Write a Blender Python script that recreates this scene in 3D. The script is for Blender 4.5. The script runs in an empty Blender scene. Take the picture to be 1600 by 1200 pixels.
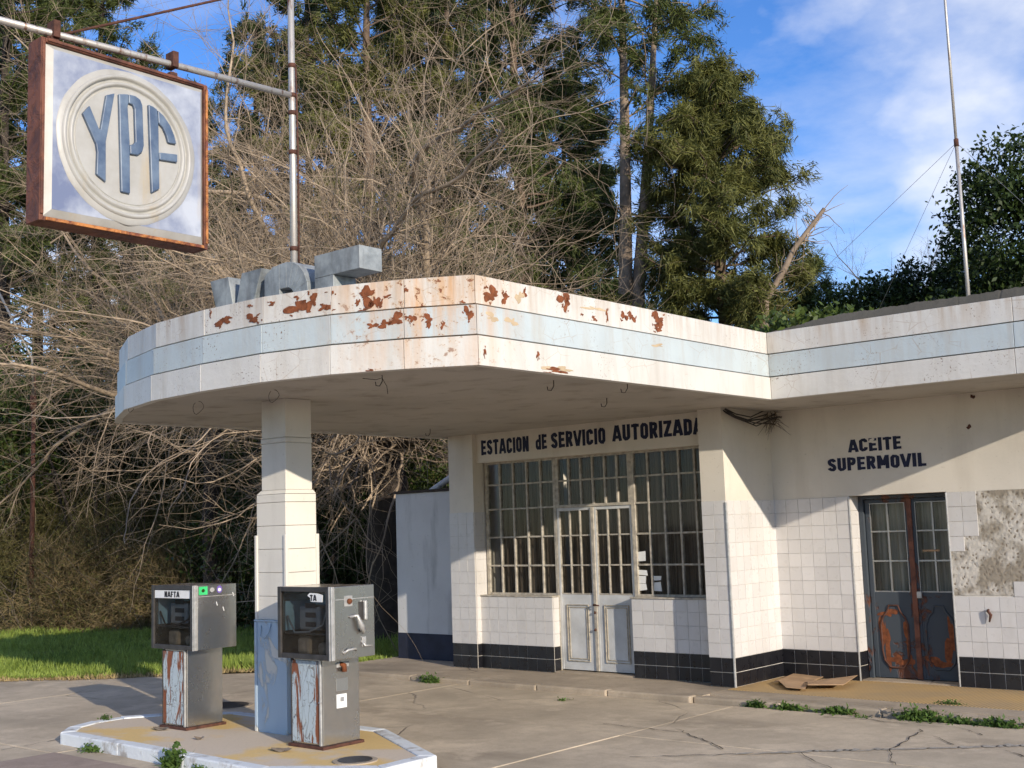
import bpy, math, random
import numpy as np
from mathutils import Vector, Matrix
random.seed(7); rng = np.random.default_rng(11)
R_ = math.radians
SC = bpy.context.scene
COL = SC.collection

# ------------------------------------------------------------------ camera
CF, CYAW, CPITCH, CROLL, CH = 1887.5, -0.711, 0.119, 0.033, 1.728
_F = np.array([math.sin(CYAW)*math.cos(CPITCH), math.cos(CYAW)*math.cos(CPITCH), math.sin(CPITCH)])
_R0 = np.array([math.cos(CYAW), -math.sin(CYAW), 0.]); _U0 = np.cross(_R0, _F)
_R = _R0*math.cos(CROLL) - _U0*math.sin(CROLL); _U = _U0*math.cos(CROLL) + _R0*math.sin(CROLL)
_O = np.array([0, 0, CH])
cam_d = bpy.data.cameras.new('camera'); cam = bpy.data.objects.new('camera', cam_d); COL.objects.link(cam)
cam_d.sensor_fit = 'HORIZONTAL'; cam_d.sensor_width = 36; cam_d.lens = CF*36/1600
cam_d.clip_start = .05; cam_d.clip_end = 3000
m = Matrix.Identity(4)
for i in range(3): m[i][0], m[i][1], m[i][2], m[i][3] = _R[i], _U[i], -_F[i], _O[i]
cam.matrix_world = m
SC.camera = cam
# a surveyor's helper: where a sight line through the photograph meets a real plane / depth
def sight(u, v): return _F + _R*(u-800)/CF - _U*(v-600)/CF
def at(u, v, ax, val):
    d = sight(u, v); k = 'xyz'.index(ax); return _O + d*(val-_O[k])/d[k]
def dep(u, v, D): return _O + sight(u, v)*D

# ------------------------------------------------------------------ sky, sun, exposure
SUN = np.array([1., -.36, .32]); SUN /= np.linalg.norm(SUN)
SUN_EL = math.asin(SUN[2]); SUN_AZ = math.atan2(SUN[0], SUN[1])
w = bpy.data.worlds.new('World'); SC.world = w; w.use_nodes = True
nt = w.node_tree; nt.nodes.clear()
def wn(t, **k):
    n = nt.nodes.new(t)
    for a, b in k.items(): setattr(n, a, b)
    return n
L = nt.links.new
sky = wn('ShaderNodeTexSky', sky_type='NISHITA', sun_disc=False, sun_elevation=SUN_EL, sun_rotation=SUN_AZ,
         altitude=50, air_density=1.0, dust_density=.05, ozone_density=4.5)
tc = wn('ShaderNodeTexCoord'); sep = wn('ShaderNodeSeparateXYZ'); L(tc.outputs['Generated'], sep.inputs[0])
zc = wn('ShaderNodeMath', operation='MAXIMUM'); L(sep.outputs[2], zc.inputs[0]); zc.inputs[1].default_value = .03
zc2 = wn('ShaderNodeMath', operation='ADD'); L(zc.outputs[0], zc2.inputs[0]); zc2.inputs[1].default_value = .12
dv = wn('ShaderNodeVectorMath', operation='DIVIDE'); L(tc.outputs['Generated'], dv.inputs[0])
cz = wn('ShaderNodeCombineXYZ')
for i in range(3): L(zc2.outputs[0], cz.inputs[i])
L(cz.outputs[0], dv.inputs[1])
mp = wn('ShaderNodeMapping'); L(dv.outputs[0], mp.inputs[0]); mp.inputs['Location'].default_value = (0, 0, 0)
n1 = wn('ShaderNodeTexNoise'); L(mp.outputs[0], n1.inputs['Vector'])
n1.inputs['Scale'].default_value = 1.15; n1.inputs['Detail'].default_value = 9; n1.inputs['Roughness'].default_value = .58
r1 = wn('ShaderNodeValToRGB'); L(n1.outputs[0], r1.inputs[0])
r1.color_ramp.elements[0].position = .44; r1.color_ramp.elements[0].color = (0, 0, 0, 1)
r1.color_ramp.elements[1].position = .70; r1.color_ramp.elements[1].color = (1, 1, 1, 1)
cm = wn('ShaderNodeMath', operation='MULTIPLY'); L(r1.outputs[0], cm.inputs[0]); cm.inputs[1].default_value = .55
mp2 = wn('ShaderNodeMapping'); L(tc.outputs['Generated'], mp2.inputs[0]); mp2.inputs['Location'].default_value = (1.3, .4, .2); mp2.inputs['Scale'].default_value = (1, 1, 1.7)
n2 = wn('ShaderNodeTexNoise'); L(mp2.outputs[0], n2.inputs['Vector']); n2.inputs['Scale'].default_value = 3.4; n2.inputs['Detail'].default_value = 8; n2.inputs['Roughness'].default_value = .5
r2 = wn('ShaderNodeValToRGB'); L(n2.outputs[0], r2.inputs[0]); r2.color_ramp.elements[0].position = .52; r2.color_ramp.elements[1].position = .66
mc = wn('ShaderNodeMath', operation='MAXIMUM'); L(cm.outputs[0], mc.inputs[0]); m9 = wn('ShaderNodeMath', operation='MULTIPLY'); L(r2.outputs[0], m9.inputs[0]); m9.inputs[1].default_value = .92; L(m9.outputs[0], mc.inputs[1]); cm = mc
hsv = wn('ShaderNodeHueSaturation'); L(sky.outputs[0], hsv.inputs['Color']); hsv.inputs['Saturation'].default_value = 1.14; hsv.inputs['Hue'].default_value = .512
mx = wn('ShaderNodeMixRGB'); L(cm.outputs[0], mx.inputs[0]); L(hsv.outputs[0], mx.inputs[1]); mx.inputs[2].default_value = (4.9, 5.0, 5.3, 1)
bg = wn('ShaderNodeBackground'); L(mx.outputs[0], bg.inputs[0]); bg.inputs[1].default_value = .15
out = wn('ShaderNodeOutputWorld'); L(bg.outputs[0], out.inputs[0])
sd = bpy.data.lights.new('sun', 'SUN'); sd.energy = 3.5; sd.angle = R_(.55); sd.color = (1, .89, .735)
so = bpy.data.objects.new('sun', sd); COL.objects.link(so)
so.rotation_euler = Vector(-SUN).to_track_quat('-Z', 'Y').to_euler(); so.location = (20, -10, 20)
SC.view_settings.view_transform = 'Standard'; SC.view_settings.look = 'None'
SC.view_settings.exposure = .50; SC.view_settings.gamma = 1; SC.view_settings.use_curve_mapping = False
SC.render.engine = 'CYCLES'
SC.cycles.max_bounces = 6; SC.cycles.diffuse_bounces = 3; SC.cycles.glossy_bounces = 3; SC.cycles.transparent_max_bounces = 16; SC.cycles.use_denoising = True; SC.cycles.adaptive_threshold = .025
SC.cycles.caustics_reflective = False; SC.cycles.caustics_refractive = False

# ------------------------------------------------------------------ materials
class G:
    def __init__(s, name):
        s.m = bpy.data.materials.new(name); s.m.use_nodes = True; s.t = s.m.node_tree; s.t.nodes.clear()
        s.out = s.t.nodes.new('ShaderNodeOutputMaterial'); s.tc = None
    def n(s, t, **k):
        x = s.t.nodes.new(t)
        for a, b in k.items(): setattr(x, a, b)
        return x
    def put(s, v, sock):
        if hasattr(v, 'is_linked') or hasattr(v, 'links'): s.t.links.new(v, sock)
        elif isinstance(v, (tuple, list)): sock.default_value = tuple(v) + ((1,) if len(v) == 3 and len(sock.default_value) == 4 else ())
        else: sock.default_value = v
    def co(s, scale=(1, 1, 1), loc=(0, 0, 0), rot=(0, 0, 0)):
        if s.tc is None: s.tc = s.n('ShaderNodeNewGeometry')
        mp = s.n('ShaderNodeMapping'); s.t.links.new(s.tc.outputs['Position'], mp.inputs[0])
        mp.inputs['Scale'].default_value = scale; mp.inputs['Location'].default_value = loc; mp.inputs['Rotation'].default_value = rot
        return mp.outputs[0]
    def noise(s, scale=5, detail=5, rough=.55, vec=None, dist=0):
        x = s.n('ShaderNodeTexNoise'); s.put(vec if vec is not None else s.co(), x.inputs['Vector'])
        x.inputs['Scale'].default_value = scale; x.inputs['Detail'].default_value = detail
        x.inputs['Roughness'].default_value = rough; x.inputs['Distortion'].default_value = dist
        return x.outputs[0]
    def vor(s, scale=5, vec=None, feature='DISTANCE_TO_EDGE', out=0, rnd=1):
        x = s.n('ShaderNodeTexVoronoi', feature=feature); s.put(vec if vec is not None else s.co(), x.inputs['Vector'])
        x.inputs['Scale'].default_value = scale; x.inputs['Randomness'].default_value = rnd; return x.outputs[out]
    def ramp(s, f, a, b, ca=(0, 0, 0), cb=(1, 1, 1)):
        x = s.n('ShaderNodeValToRGB'); s.put(f, x.inputs[0]); e = x.color_ramp.elements
        e[0].position, e[1].position = a, b; e[0].color = tuple(ca)+(1,); e[1].color = tuple(cb)+(1,)
        return x.outputs[0]
    def mix(s, f, a, b, mode='MIX'):
        x = s.n('ShaderNodeMixRGB', blend_type=mode); s.put(f, x.inputs[0]); s.put(a, x.inputs[1]); s.put(b, x.inputs[2]); return x.outputs[0]
    def math(s, op, a, b=0.):
        x = s.n('ShaderNodeMath', operation=op); s.put(a, x.inputs[0]); s.put(b, x.inputs[1]); return x.outputs[0]
    def bump(s, h, strength=.3, dist=.01):
        x = s.n('ShaderNodeBump'); s.put(h, x.inputs['Height']); x.inputs['Strength'].default_value = strength; x.inputs['Distance'].default_value = dist
        return x.outputs[0]
    def objrand(s): return s.n('ShaderNodeObjectInfo').outputs['Random']
    def bsdf(s, color, rough=.6, metal=0., normal=None, spec=.5, trans=None):
        x = s.n('ShaderNodeBsdfPrincipled'); s.put(color, x.inputs['Base Color']); s.put(rough, x.inputs['Roughness']); s.put(metal, x.inputs['Metallic'])
        x.inputs['Specular IOR Level'].default_value = spec
        if normal is not None: s.put(normal, x.inputs['Normal'])
        o = x.outputs[0]
        if trans is not None:
            t = s.n('ShaderNodeBsdfTranslucent'); s.put(color, t.inputs[0]); a = s.n('ShaderNodeMixShader'); a.inputs[0].default_value = trans
            s.t.links.new(o, a.inputs[1]); s.t.links.new(t.outputs[0], a.inputs[2]); o = a.outputs[0]
        s.t.links.new(o, s.out.inputs[0]); return s.m
MT = {}
def plain(name, col, rough=.6, metal=0, var=.25, scale=6, bump=.15, spec=.4):
    g = G(name); f = g.noise(scale, 6); d = tuple(c*(1-var) for c in col); b = tuple(min(1, c*(1+var*.6)) for c in col)
    MT[name] = g.bsdf(g.ramp(f, .3, .7, d, b), rough, metal, g.bump(g.noise(scale*6, 4), bump, .01), spec); return MT[name]
def leafmat(name, c1, c2, scale=.9, trans=.3, rough=.55):
    g = G(name); f = g.noise(scale, 4); f2 = g.noise(9, 2)
    c = g.mix(g.ramp(f, .35, .65), c1, c2); c = g.mix(g.ramp(f2, .4, .75), c, tuple(min(1, x*1.5) for x in c2))
    MT[name] = g.bsdf(c, rough, 0, None, .25, trans); return MT[name]

# plaster, cream-white with grime
def plaster(name, base, dirt, streak=.5, fine=.12):
    g = G(name); a = g.noise(1.3, 6); s = g.noise(3.2, 6, .6, g.co((1, 1, .18)))
    c = g.mix(g.ramp(a, .42, .78), base, tuple(x*.84 for x in base)); c = g.mix(g.math('MULTIPLY', g.ramp(s, .52, .80), streak), c, dirt)
    sp = g.noise(26, 3); c = g.mix(g.math('MULTIPLY', g.ramp(sp, .66, .74), .35), c, dirt)
    MT[name] = g.bsdf(c, .75, 0, g.bump(g.noise(34, 6), fine, .01), .3)
plaster('wall_paint', (.69, .635, .55), (.36, .31, .25), .35)
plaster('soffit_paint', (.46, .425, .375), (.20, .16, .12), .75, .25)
plaster('column_paint', (.70, .66, .585), (.42, .38, .32), .4)
plaster('annex_paint', (.56, .555, .55), (.09, .09, .09), .75)
def fascia(name, base):
    g = G(name); s = g.noise(7, 6, .65, g.co((1, 1, .12))); b = g.noise(2.2, 5); sp = g.noise(60, 2); sp2 = g.noise(2.4, 4, .5, g.co((1, 1, 1), (4, 2, 1)))
    c = g.mix(g.math('MULTIPLY', g.ramp(s, .48, .80), .55), base, (.42, .36, .28)); c = g.mix(g.math('MULTIPLY', g.ramp(b, .45, .7), .35), c, tuple(x*.75 for x in base))
    c = g.mix(g.math('MULTIPLY', g.ramp(sp, .64, .70), g.ramp(sp2, .5, .62)), c, (.16, .09, .05))
    # rust wash bleeding down round the corner of the canopy
    vm = g.n('ShaderNodeVectorMath', operation='DISTANCE'); g.put(g.co(), vm.inputs[0]); vm.inputs[1].default_value = (-6.25, 6.25, 3.55)
    near = g.ramp(vm.outputs['Value'], .15, 2.9, (1, 1, 1), (0, 0, 0)); st = g.ramp(g.noise(9, 5, .6, g.co((1, 1, .10), (3, 1, 0))), .40, .66)
    c = g.mix(g.math('MULTIPLY', g.math('MULTIPLY', near, st), .85), c, (.60, .31, .11))
    sz = g.n('ShaderNodeSeparateXYZ'); g.put(g.co(), sz.inputs[0]); top = g.ramp(g.math('SUBTRACT', sz.outputs[2], 3.30), .0, .30)
    grime = g.ramp(g.noise(11, 6, .65, g.co((1, 1, .09), (7, 3, 0))), .45, .72); c = g.mix(g.math('MULTIPLY', g.math('MULTIPLY', top, grime), .7), c, (.38, .25, .14))
    fk = g.noise(13, 7, .72, g.co((1, 1, 1.2), (2, 9, 4))); fkm = g.math('MULTIPLY', g.ramp(fk, .60, .625), g.ramp(vm.outputs['Value'], .3, 2.6, (1, 1, 1), (.0, .0, .0))); c = g.mix(g.math('MULTIPLY', g.ramp(fk, .545, .61), g.math('MULTIPLY', near, .55)), c, (.56, .36, .17)); c = g.mix(fkm, c, (.20, .07, .03))
    flake = g.vor(5, g.co((1, 1, 1.3)), 'DISTANCE_TO_EDGE'); fl = g.math('MULTIPLY', g.ramp(flake, .0, .018, (1, 1, 1), (0, 0, 0)), g.ramp(g.noise(1.7, 3), .52, .6))
    c = g.mix(g.math('MULTIPLY', fl, .5), c, (.35, .24, .15))
    MT[name] = g.bsdf(c, .5, 0, g.bump(g.noise(12, 5), .22, .02), .4)
fascia('fascia_white', (.64, .62, .575)); fascia('fascia_blue', (.49, .55, .565))
# glazed tiles: tint differs from tile to tile
def tile(name, c, rough, dirt):
    g = G(name); r = g.objrand(); col = g.mix(r, tuple(x*.915 for x in c), tuple(min(1, x*1.03) for x in c)); s = g.noise(5, 6, .6, g.co((1, 1, .35)))
    col = g.mix(g.math('MULTIPLY', g.ramp(s, .5, .8), .5), col, dirt)
    MT[name] = g.bsdf(col, g.ramp(g.noise(14, 4), .3, .7, (rough,)*3, (rough+.25,)*3), 0, g.bump(g.noise(6, 2), .05, .01), .5)
tile('white_tile', (.645, .62, .60), .22, (.50, .465, .42)); tile('black_tile', (.009, .009, .012), .22, (.045, .043, .042))
plain('grout', (.54, .51, .47), .9, 0, .3, 9)
plain('black_grout', (.22, .21, .20), .9, 0, .4, 14)
plain('navy_base', (.018, .021, .04), .7, 0, .4, 5)
plain('lettering', (.008, .013, .045), .65, 0, .35, 14)
plain('window_paint', (.45, .405, .335), .6, 0, .4, 16)
plain('door_paint', (.55, .555, .55), .55, 0, .2, 4)
plain('moulding', (.42, .37, .29), .6, 0, .4, 18)
plain('rust', (.22, .068, .025), .85, 0, .5, 20, .5); plain('dark_rust', (.10, .042, .028), .85, 0, .5, 20, .5)
plain('wire', (.035, .03, .028), .7); plain('rubber', (.02, .02, .02), .7)
plain('brown_card', (.40, .26, .15), .85, 0, .2, 8); plain('paper', (.78, .78, .76), .8, 0, .05, 8)
plain('mortar', (.33, .29, .24), .95, 0, .3, 9, .8)
plain('ink', (.02, .02, .025), .7); plain('sticker_green', (.05, .55, .18), .5); plain('sticker_purple', (.18, .12, .45), .5); plain('sticker_grey', (.35, .35, .35), .5)
plain('trim', (.50, .49, .47), .4, .5, .25, 20); plain('steel_dark', (.07, .065, .062), .5, .4, .3, 12)
plain('dial_grey', (.20, .215, .22), .5, 0, .2, 12); plain('inner_blue', (.25, .42, .52), .6, 0, .2, 6); plain('inner_dirt', (.26, .20, .14), .9, 0, .5, 12)
plain('concrete_white', (.62, .66, .68), .8, 0, .2, 9, .4); plain('curtain_dummy', (.1, .1, .1))
plain('interior', (.12, .11, .10), .9)
def steel(name, c, r0, r1):
    g = G(name); s = g.noise(2.2, 6, .6, g.co((1, 1, .8))); fine = g.noise(90, 3, .5, g.co((1, 1, .03)))
    col = g.mix(g.ramp(s, .35, .75), c, tuple(x*.62 for x in c)); col = g.mix(g.math('MULTIPLY', g.ramp(g.noise(13, 5), .62, .72), .15), col, (.30, .22, .15))
    MT[name] = g.bsdf(col, g.ramp(s, .3, .7, (r0,)*3, (r1,)*3), .95, g.bump(fine, .06, .005), .5)
steel('steel', (.66, .64, .61), .15, .34); steel('galvanised', (.50, .49, .46), .35, .6)
g = G('pole_metal'); s = g.noise(3, 6, .6, g.co((6, 6, 1.2))); c = g.mix(g.ramp(s, .55, .68), (.52, .49, .45), (.20, .09, .05)); MT['pole_metal'] = g.bsdf(c, .5, .55, g.bump(g.noise(60, 3), .2, .005))
# peeling paint over rust on the pump doors and on the sign frame
def peel(name, paint, under, scale, lo, hi, stretch, ckf=.75):
    g = G(name); v = g.noise(scale, 6, .62, g.co(stretch), .6); crack = g.vor(scale*3.2, g.mix(.25, g.co(stretch), g.noise(8, 3)), 'DISTANCE_TO_EDGE')
    k = g.ramp(v, lo, hi); c = g.mix(k, paint, under); ck = g.ramp(crack, .0, .035, (1, 1, 1), (0, 0, 0)); c = g.mix(g.math('MULTIPLY', ck, ckf), c, tuple(x*.35 for x in under))
    h = g.math('SUBTRACT', 1., g.math('MAXIMUM', k, g.math('MULTIPLY', ck, 1. if ckf else 0.))); MT[name] = g.bsdf(c, .65, 0, g.bump(h, .8, .012), .35)
peel('pump_paint', (.42, .49, .53), (.22, .075, .035), 4.5, .57, .60, (1.6, 1, .30), .6)
peel('pump_paint_worn', (.42, .49, .53), (.22, .075, .035), 3.6, .45, .475, (1.6, 1, .30), .6)
peel('frame_rust', (.19, .072, .042), (.09, .036, .026), 5, .42, .62, (1, 1, 1), 0)
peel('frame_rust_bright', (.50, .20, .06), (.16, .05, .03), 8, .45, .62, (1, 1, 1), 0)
peel('column_blue', (.38, .48, .57), (.60, .59, .54), 3.4, .52, .56, (1, 1, .6), 0)
peel('iron_door', (.052, .064, .078), (.11, .040, .022), 2.6, .54, .58, (1, 1, .7), 0)
# the sign face: blue paint faded to cloudy white
g = G('sign_blue'); a = g.noise(1.9, 6, .6); b = g.noise(2.3, 5, .6, g.co((1, 1, .25), (5, 0, 2)))
c = g.mix(g.ramp(a, .36, .64), (.155, .185, .29), (.46, .49, .55)); c = g.mix(g.math('MULTIPLY', g.ramp(b, .58, .7), .5), c, (.40, .30, .18)); MT['sign_blue'] = g.bsdf(c, .4, 0, g.bump(g.noise(20, 4), .08, .01), .45)
g = G('sign_white'); a = g.noise(4, 6, .6); b = g.noise(5, 5, .6, g.co((1, 1, .2)))
c = g.mix(g.ramp(a, .4, .75), (.43, .42, .395), (.34, .325, .29)); c = g.mix(g.math('MULTIPLY', g.ramp(b, .6, .76), .6), c, (.42, .32, .18)); MT['sign_white'] = g.bsdf(c, .42, 0, g.bump(g.noise(20, 4), .08, .01), .45)
g = G('sign_letter'); a = g.noise(5, 6, .6); MT['sign_letter'] = g.bsdf(g.ramp(a, .38, .72, (.065, .10, .17), (.17, .225, .30)), .42, 0, g.bump(g.noise(20, 4), .08, .01), .45)
g = G('zinc'); a = g.noise(4, 7, .65); b = g.noise(9, 5, .6, g.co((1, 1, .25))); c = g.ramp(a, .3, .72, (.16, .18, .19), (.46, .49, .49)); c = g.mix(g.math('MULTIPLY', g.ramp(b, .5, .7), .6), c, (.12, .12, .12)); MT['zinc'] = g.bsdf(c, .6, .25, g.bump(g.noise(30, 4), .2, .01))
plain('zinc_inside', (.09, .15, .19), .7, .1)
# concrete of the forecourt: blotches, oil, hairline cracks, grit
def concrete(name, c, dark, oil=.6):
    g = G(name); a = g.noise(.7, 8, .62); b = g.noise(.42, 6, .6, g.co((1, 2.2, 1), (3, 8, 0))); f = g.noise(45, 4, .7)
    col = g.mix(g.ramp(a, .30, .70), tuple(min(1, x*1.10) for x in c), tuple(x*.66 for x in c)); col = g.mix(g.math('MULTIPLY', g.ramp(g.noise(2.6, 7, .7, g.co((1, 1, 1), (6, 1, 0))), .50, .70), .35), col, tuple(x*.55 for x in c)); col = g.mix(g.math('MULTIPLY', g.ramp(b, .54, .74), oil), col, dark)
    col = g.mix(g.ramp(f, .25, .8), tuple(x*.45 for x in c), col) if False else g.mix(g.math('MULTIPLY', g.ramp(f, .5, .8), .35), col, tuple(x*.5 for x in c))
    mo = g.noise(7, 6, .7, g.co((1, 1, 1), (3, 3, 0))); col = g.mix(g.math('MULTIPLY', g.ramp(mo, .46, .66), .42), col, tuple(x*.62 for x in c)); pt = g.noise(1.5, 7, .68, g.co((1, 1, 1), (11, 5, 0))); col = g.mix(g.math('MULTIPLY', g.ramp(pt, .54, .64), .45), col, tuple(min(1, x*1.22) for x in c)); gt = g.noise(120, 2, .8); col = g.mix(g.math('MULTIPLY', g.ramp(gt, .55, .75), .40), col, tuple(x*.40 for x in c))
    col = g.mix(g.math('MULTIPLY', g.objrand(), .10), col, dark)
    wv = g.mix(.12, g.co(), g.noise(2.5, 5)); cr = g.vor(.55, wv, 'DISTANCE_TO_EDGE'); crk = g.math('MULTIPLY', g.ramp(cr, 0., .006, (1, 1, 1), (0, 0, 0)), g.ramp(g.noise(.5, 2), .5, .58))
    col = g.mix(g.math('MULTIPLY', crk, .7), col, (.05, .045, .04))
    h = g.math('SUBTRACT', g.math('MULTIPLY', f, .35), crk); MT[name] = g.bsdf(col, .88, 0, g.bump(h, .5, .012), .25)
concrete('concrete', (.64, .53, .385), (.20, .16, .115), .75); concrete('kerb_concrete', (.50, .41, .305), (.14, .12, .095), .7)
concrete('asphalt', (.43, .335, .27), (.22, .17, .14)); concrete('coping', (.15, .14, .12), (.03, .03, .028), .9)
g = G('island_top'); a = g.noise(1.0, 5, .55, g.co((1, 1.2, 1), (2.2, 0, 0))); f = g.noise(40, 4, .7); c = g.mix(g.ramp(a, .44, .52), (.74, .52, .22), (.66, .55, .42)); c = g.mix(g.math('MULTIPLY', g.ramp(f, .5, .75), .25), c, (.36, .30, .22)); MT['island_top'] = g.bsdf(c, .9, 0, g.bump(f, .4, .01), .25)
g = G('kerb_white'); a = g.noise(5, 6, .65); c = g.mix(g.ramp(a, .52, .66), (.72, .75, .76), (.40, .37, .33)); MT['kerb_white'] = g.bsdf(c, .8, 0, g.bump(g.noise(30, 4), .4, .012), .3)
g = G('yellow_paving'); wv = g.n('ShaderNodeTexWave', wave_type='BANDS', bands_direction='X'); g.put(g.co(), wv.inputs['Vector']); wv.inputs['Scale'].default_value = 8.5; wv.inputs['Distortion'].default_value = .15
a = g.noise(1.6, 6); c = g.mix(g.ramp(a, .35, .7), (.56, .37, .16), (.44, .32, .18)); c = g.mix(g.math('MULTIPLY', g.ramp(wv.outputs[0], .0, .35, (1, 1, 1), (0, 0, 0)), .45), c, (.16, .11, .06)); MT['yellow_paving'] = g.bsdf(c, .85, 0, g.bump(wv.outputs[0], .5, .01), .3)
g = G('rough_mortar'); v = g.vor(26, g.mix(.06, g.co((1, 1, .8)), g.noise(12, 3)), 'F1'); a = g.noise(3, 5); b = g.noise(30, 4)
c = g.mix(g.ramp(a, .46, .56), (.31, .27, .215), (.58, .54, .48)); c = g.mix(g.ramp(v, .16, .34, (1, 1, 1), (0, 0, 0)), c, (.22, .18, .135)); MT['rough_mortar'] = g.bsdf(c, .95, 0, g.bump(g.math('ADD', g.math('MULTIPLY', v, .6), g.math('MULTIPLY', b, .3)), .7, .012), .2)
g = G('ground'); a = g.noise(.5, 7, .6); b = g.noise(14, 4); c = g.mix(g.ramp(a, .4, .6), (.16, .125, .08), (.05, .075, .02)); c = g.mix(g.math('MULTIPLY', g.ramp(b, .4, .7), .5), c, (.20, .16, .11)); MT['ground'] = g.bsdf(c, .95, 0, g.bump(b, .6, .03), .2)
g = G('curtain'); s = g.noise(26, 3, .5, g.co((1, 1, .03))); c = g.mix(g.ramp(s, .35, .65), (.125, .092, .070), (.33, .26, .205)); MT['curtain'] = g.bsdf(c, .9, 0, None, .2, .25)
g = G('pale_curtain'); s = g.noise(20, 3, .5, g.co((1, 1, .03))); c = g.mix(g.ramp(s, .35, .65), (.34, .32, .25), (.80, .74, .62)); MT['pale_curtain'] = g.bsdf(c, .9, 0, None, .2, .25)
def glass(name, tint, refl, dirt):
    g = G(name); t = g.n('ShaderNodeBsdfTransparent'); t.inputs[0].default_value = tint+(1,); gl = g.n('ShaderNodeBsdfGlossy'); gl.inputs['Roughness'].default_value = .06
    g.put(g.bump(g.noise(2.5, 2), .04, .02), gl.inputs['Normal'])
    fr = g.n('ShaderNodeFresnel'); fr.inputs[0].default_value = 1.5; a = g.n('ShaderNodeMixShader'); g.put(g.math('MULTIPLY', fr.outputs[0], refl), a.inputs[0]); g.t.links.new(t.outputs[0], a.inputs[1]); g.t.links.new(gl.outputs[0], a.inputs[2])
    d = g.n('ShaderNodeBsdfDiffuse'); d.inputs[0].default_value = (.24, .19, .14, 1); b = g.n('ShaderNodeMixShader'); g.put(g.math('MULTIPLY', g.ramp(g.noise(3.5, 6, .6), .35, .8), dirt), b.inputs[0])
    g.t.links.new(a.outputs[0], b.inputs[1]); g.t.links.new(d.outputs[0], b.inputs[2]); g.t.links.new(b.outputs[0], g.out.inputs[0]); MT[name] = g.m
glass('window_glass', (.90, .91, .89), .75, .11); glass('pump_glass', (.86, .88, .88), .8, .20)
leafmat('needle_dark', (.018, .032, .012), (.055, .074, .022), .9, .2); leafmat('needle', (.026, .042, .013), (.092, .110, .030), .9, .22)
leafmat('needle_olive', (.028, .042, .012), (.145, .145, .040), 1.2, .22)
leafmat('leaf_dark', (.010, .021, .006), (.034, .054, .013), .8, .2, .45); leafmat('leaf_mid', (.030, .055, .012), (.085, .12, .028), .8, .3, .4)
leafmat('leaf_yellow', (.07, .075, .018), (.16, .14, .035), .8, .3, .45)
leafmat('leaf_olive', (.045, .050, .016), (.12, .115, .035), 1.0, .25, .6); leafmat('brush', (.085, .066, .034), (.20, .15, .075), 1.1, .15, .8); leafmat('brush_olive', (.055, .055, .020), (.14, .12, .046), 1.1, .2, .7)
leafmat('grass', (.105, .165, .028), (.29, .36, .075), .7, .35, .5); leafmat('dry_grass', (.20, .15, .07), (.34, .26, .13), .8, .2, .8); leafmat('weed', (.035, .075, .014), (.085, .14, .03), 3, .3, .5)
plain('twig', (.37, .285, .20), .85, 0, .55, 1.4); plain('twig_dark', (.12, .095, .07), .9, 0, .35, 3)
plain('bark', (.15, .105, .075), .95, 0, .4, 8, .8); plain('bark_pale', (.27, .205, .15), .95, 0, .35, 6, .8); plain('bark_dark', (.055, .042, .033), .95, 0, .4, 8, .8)

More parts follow.
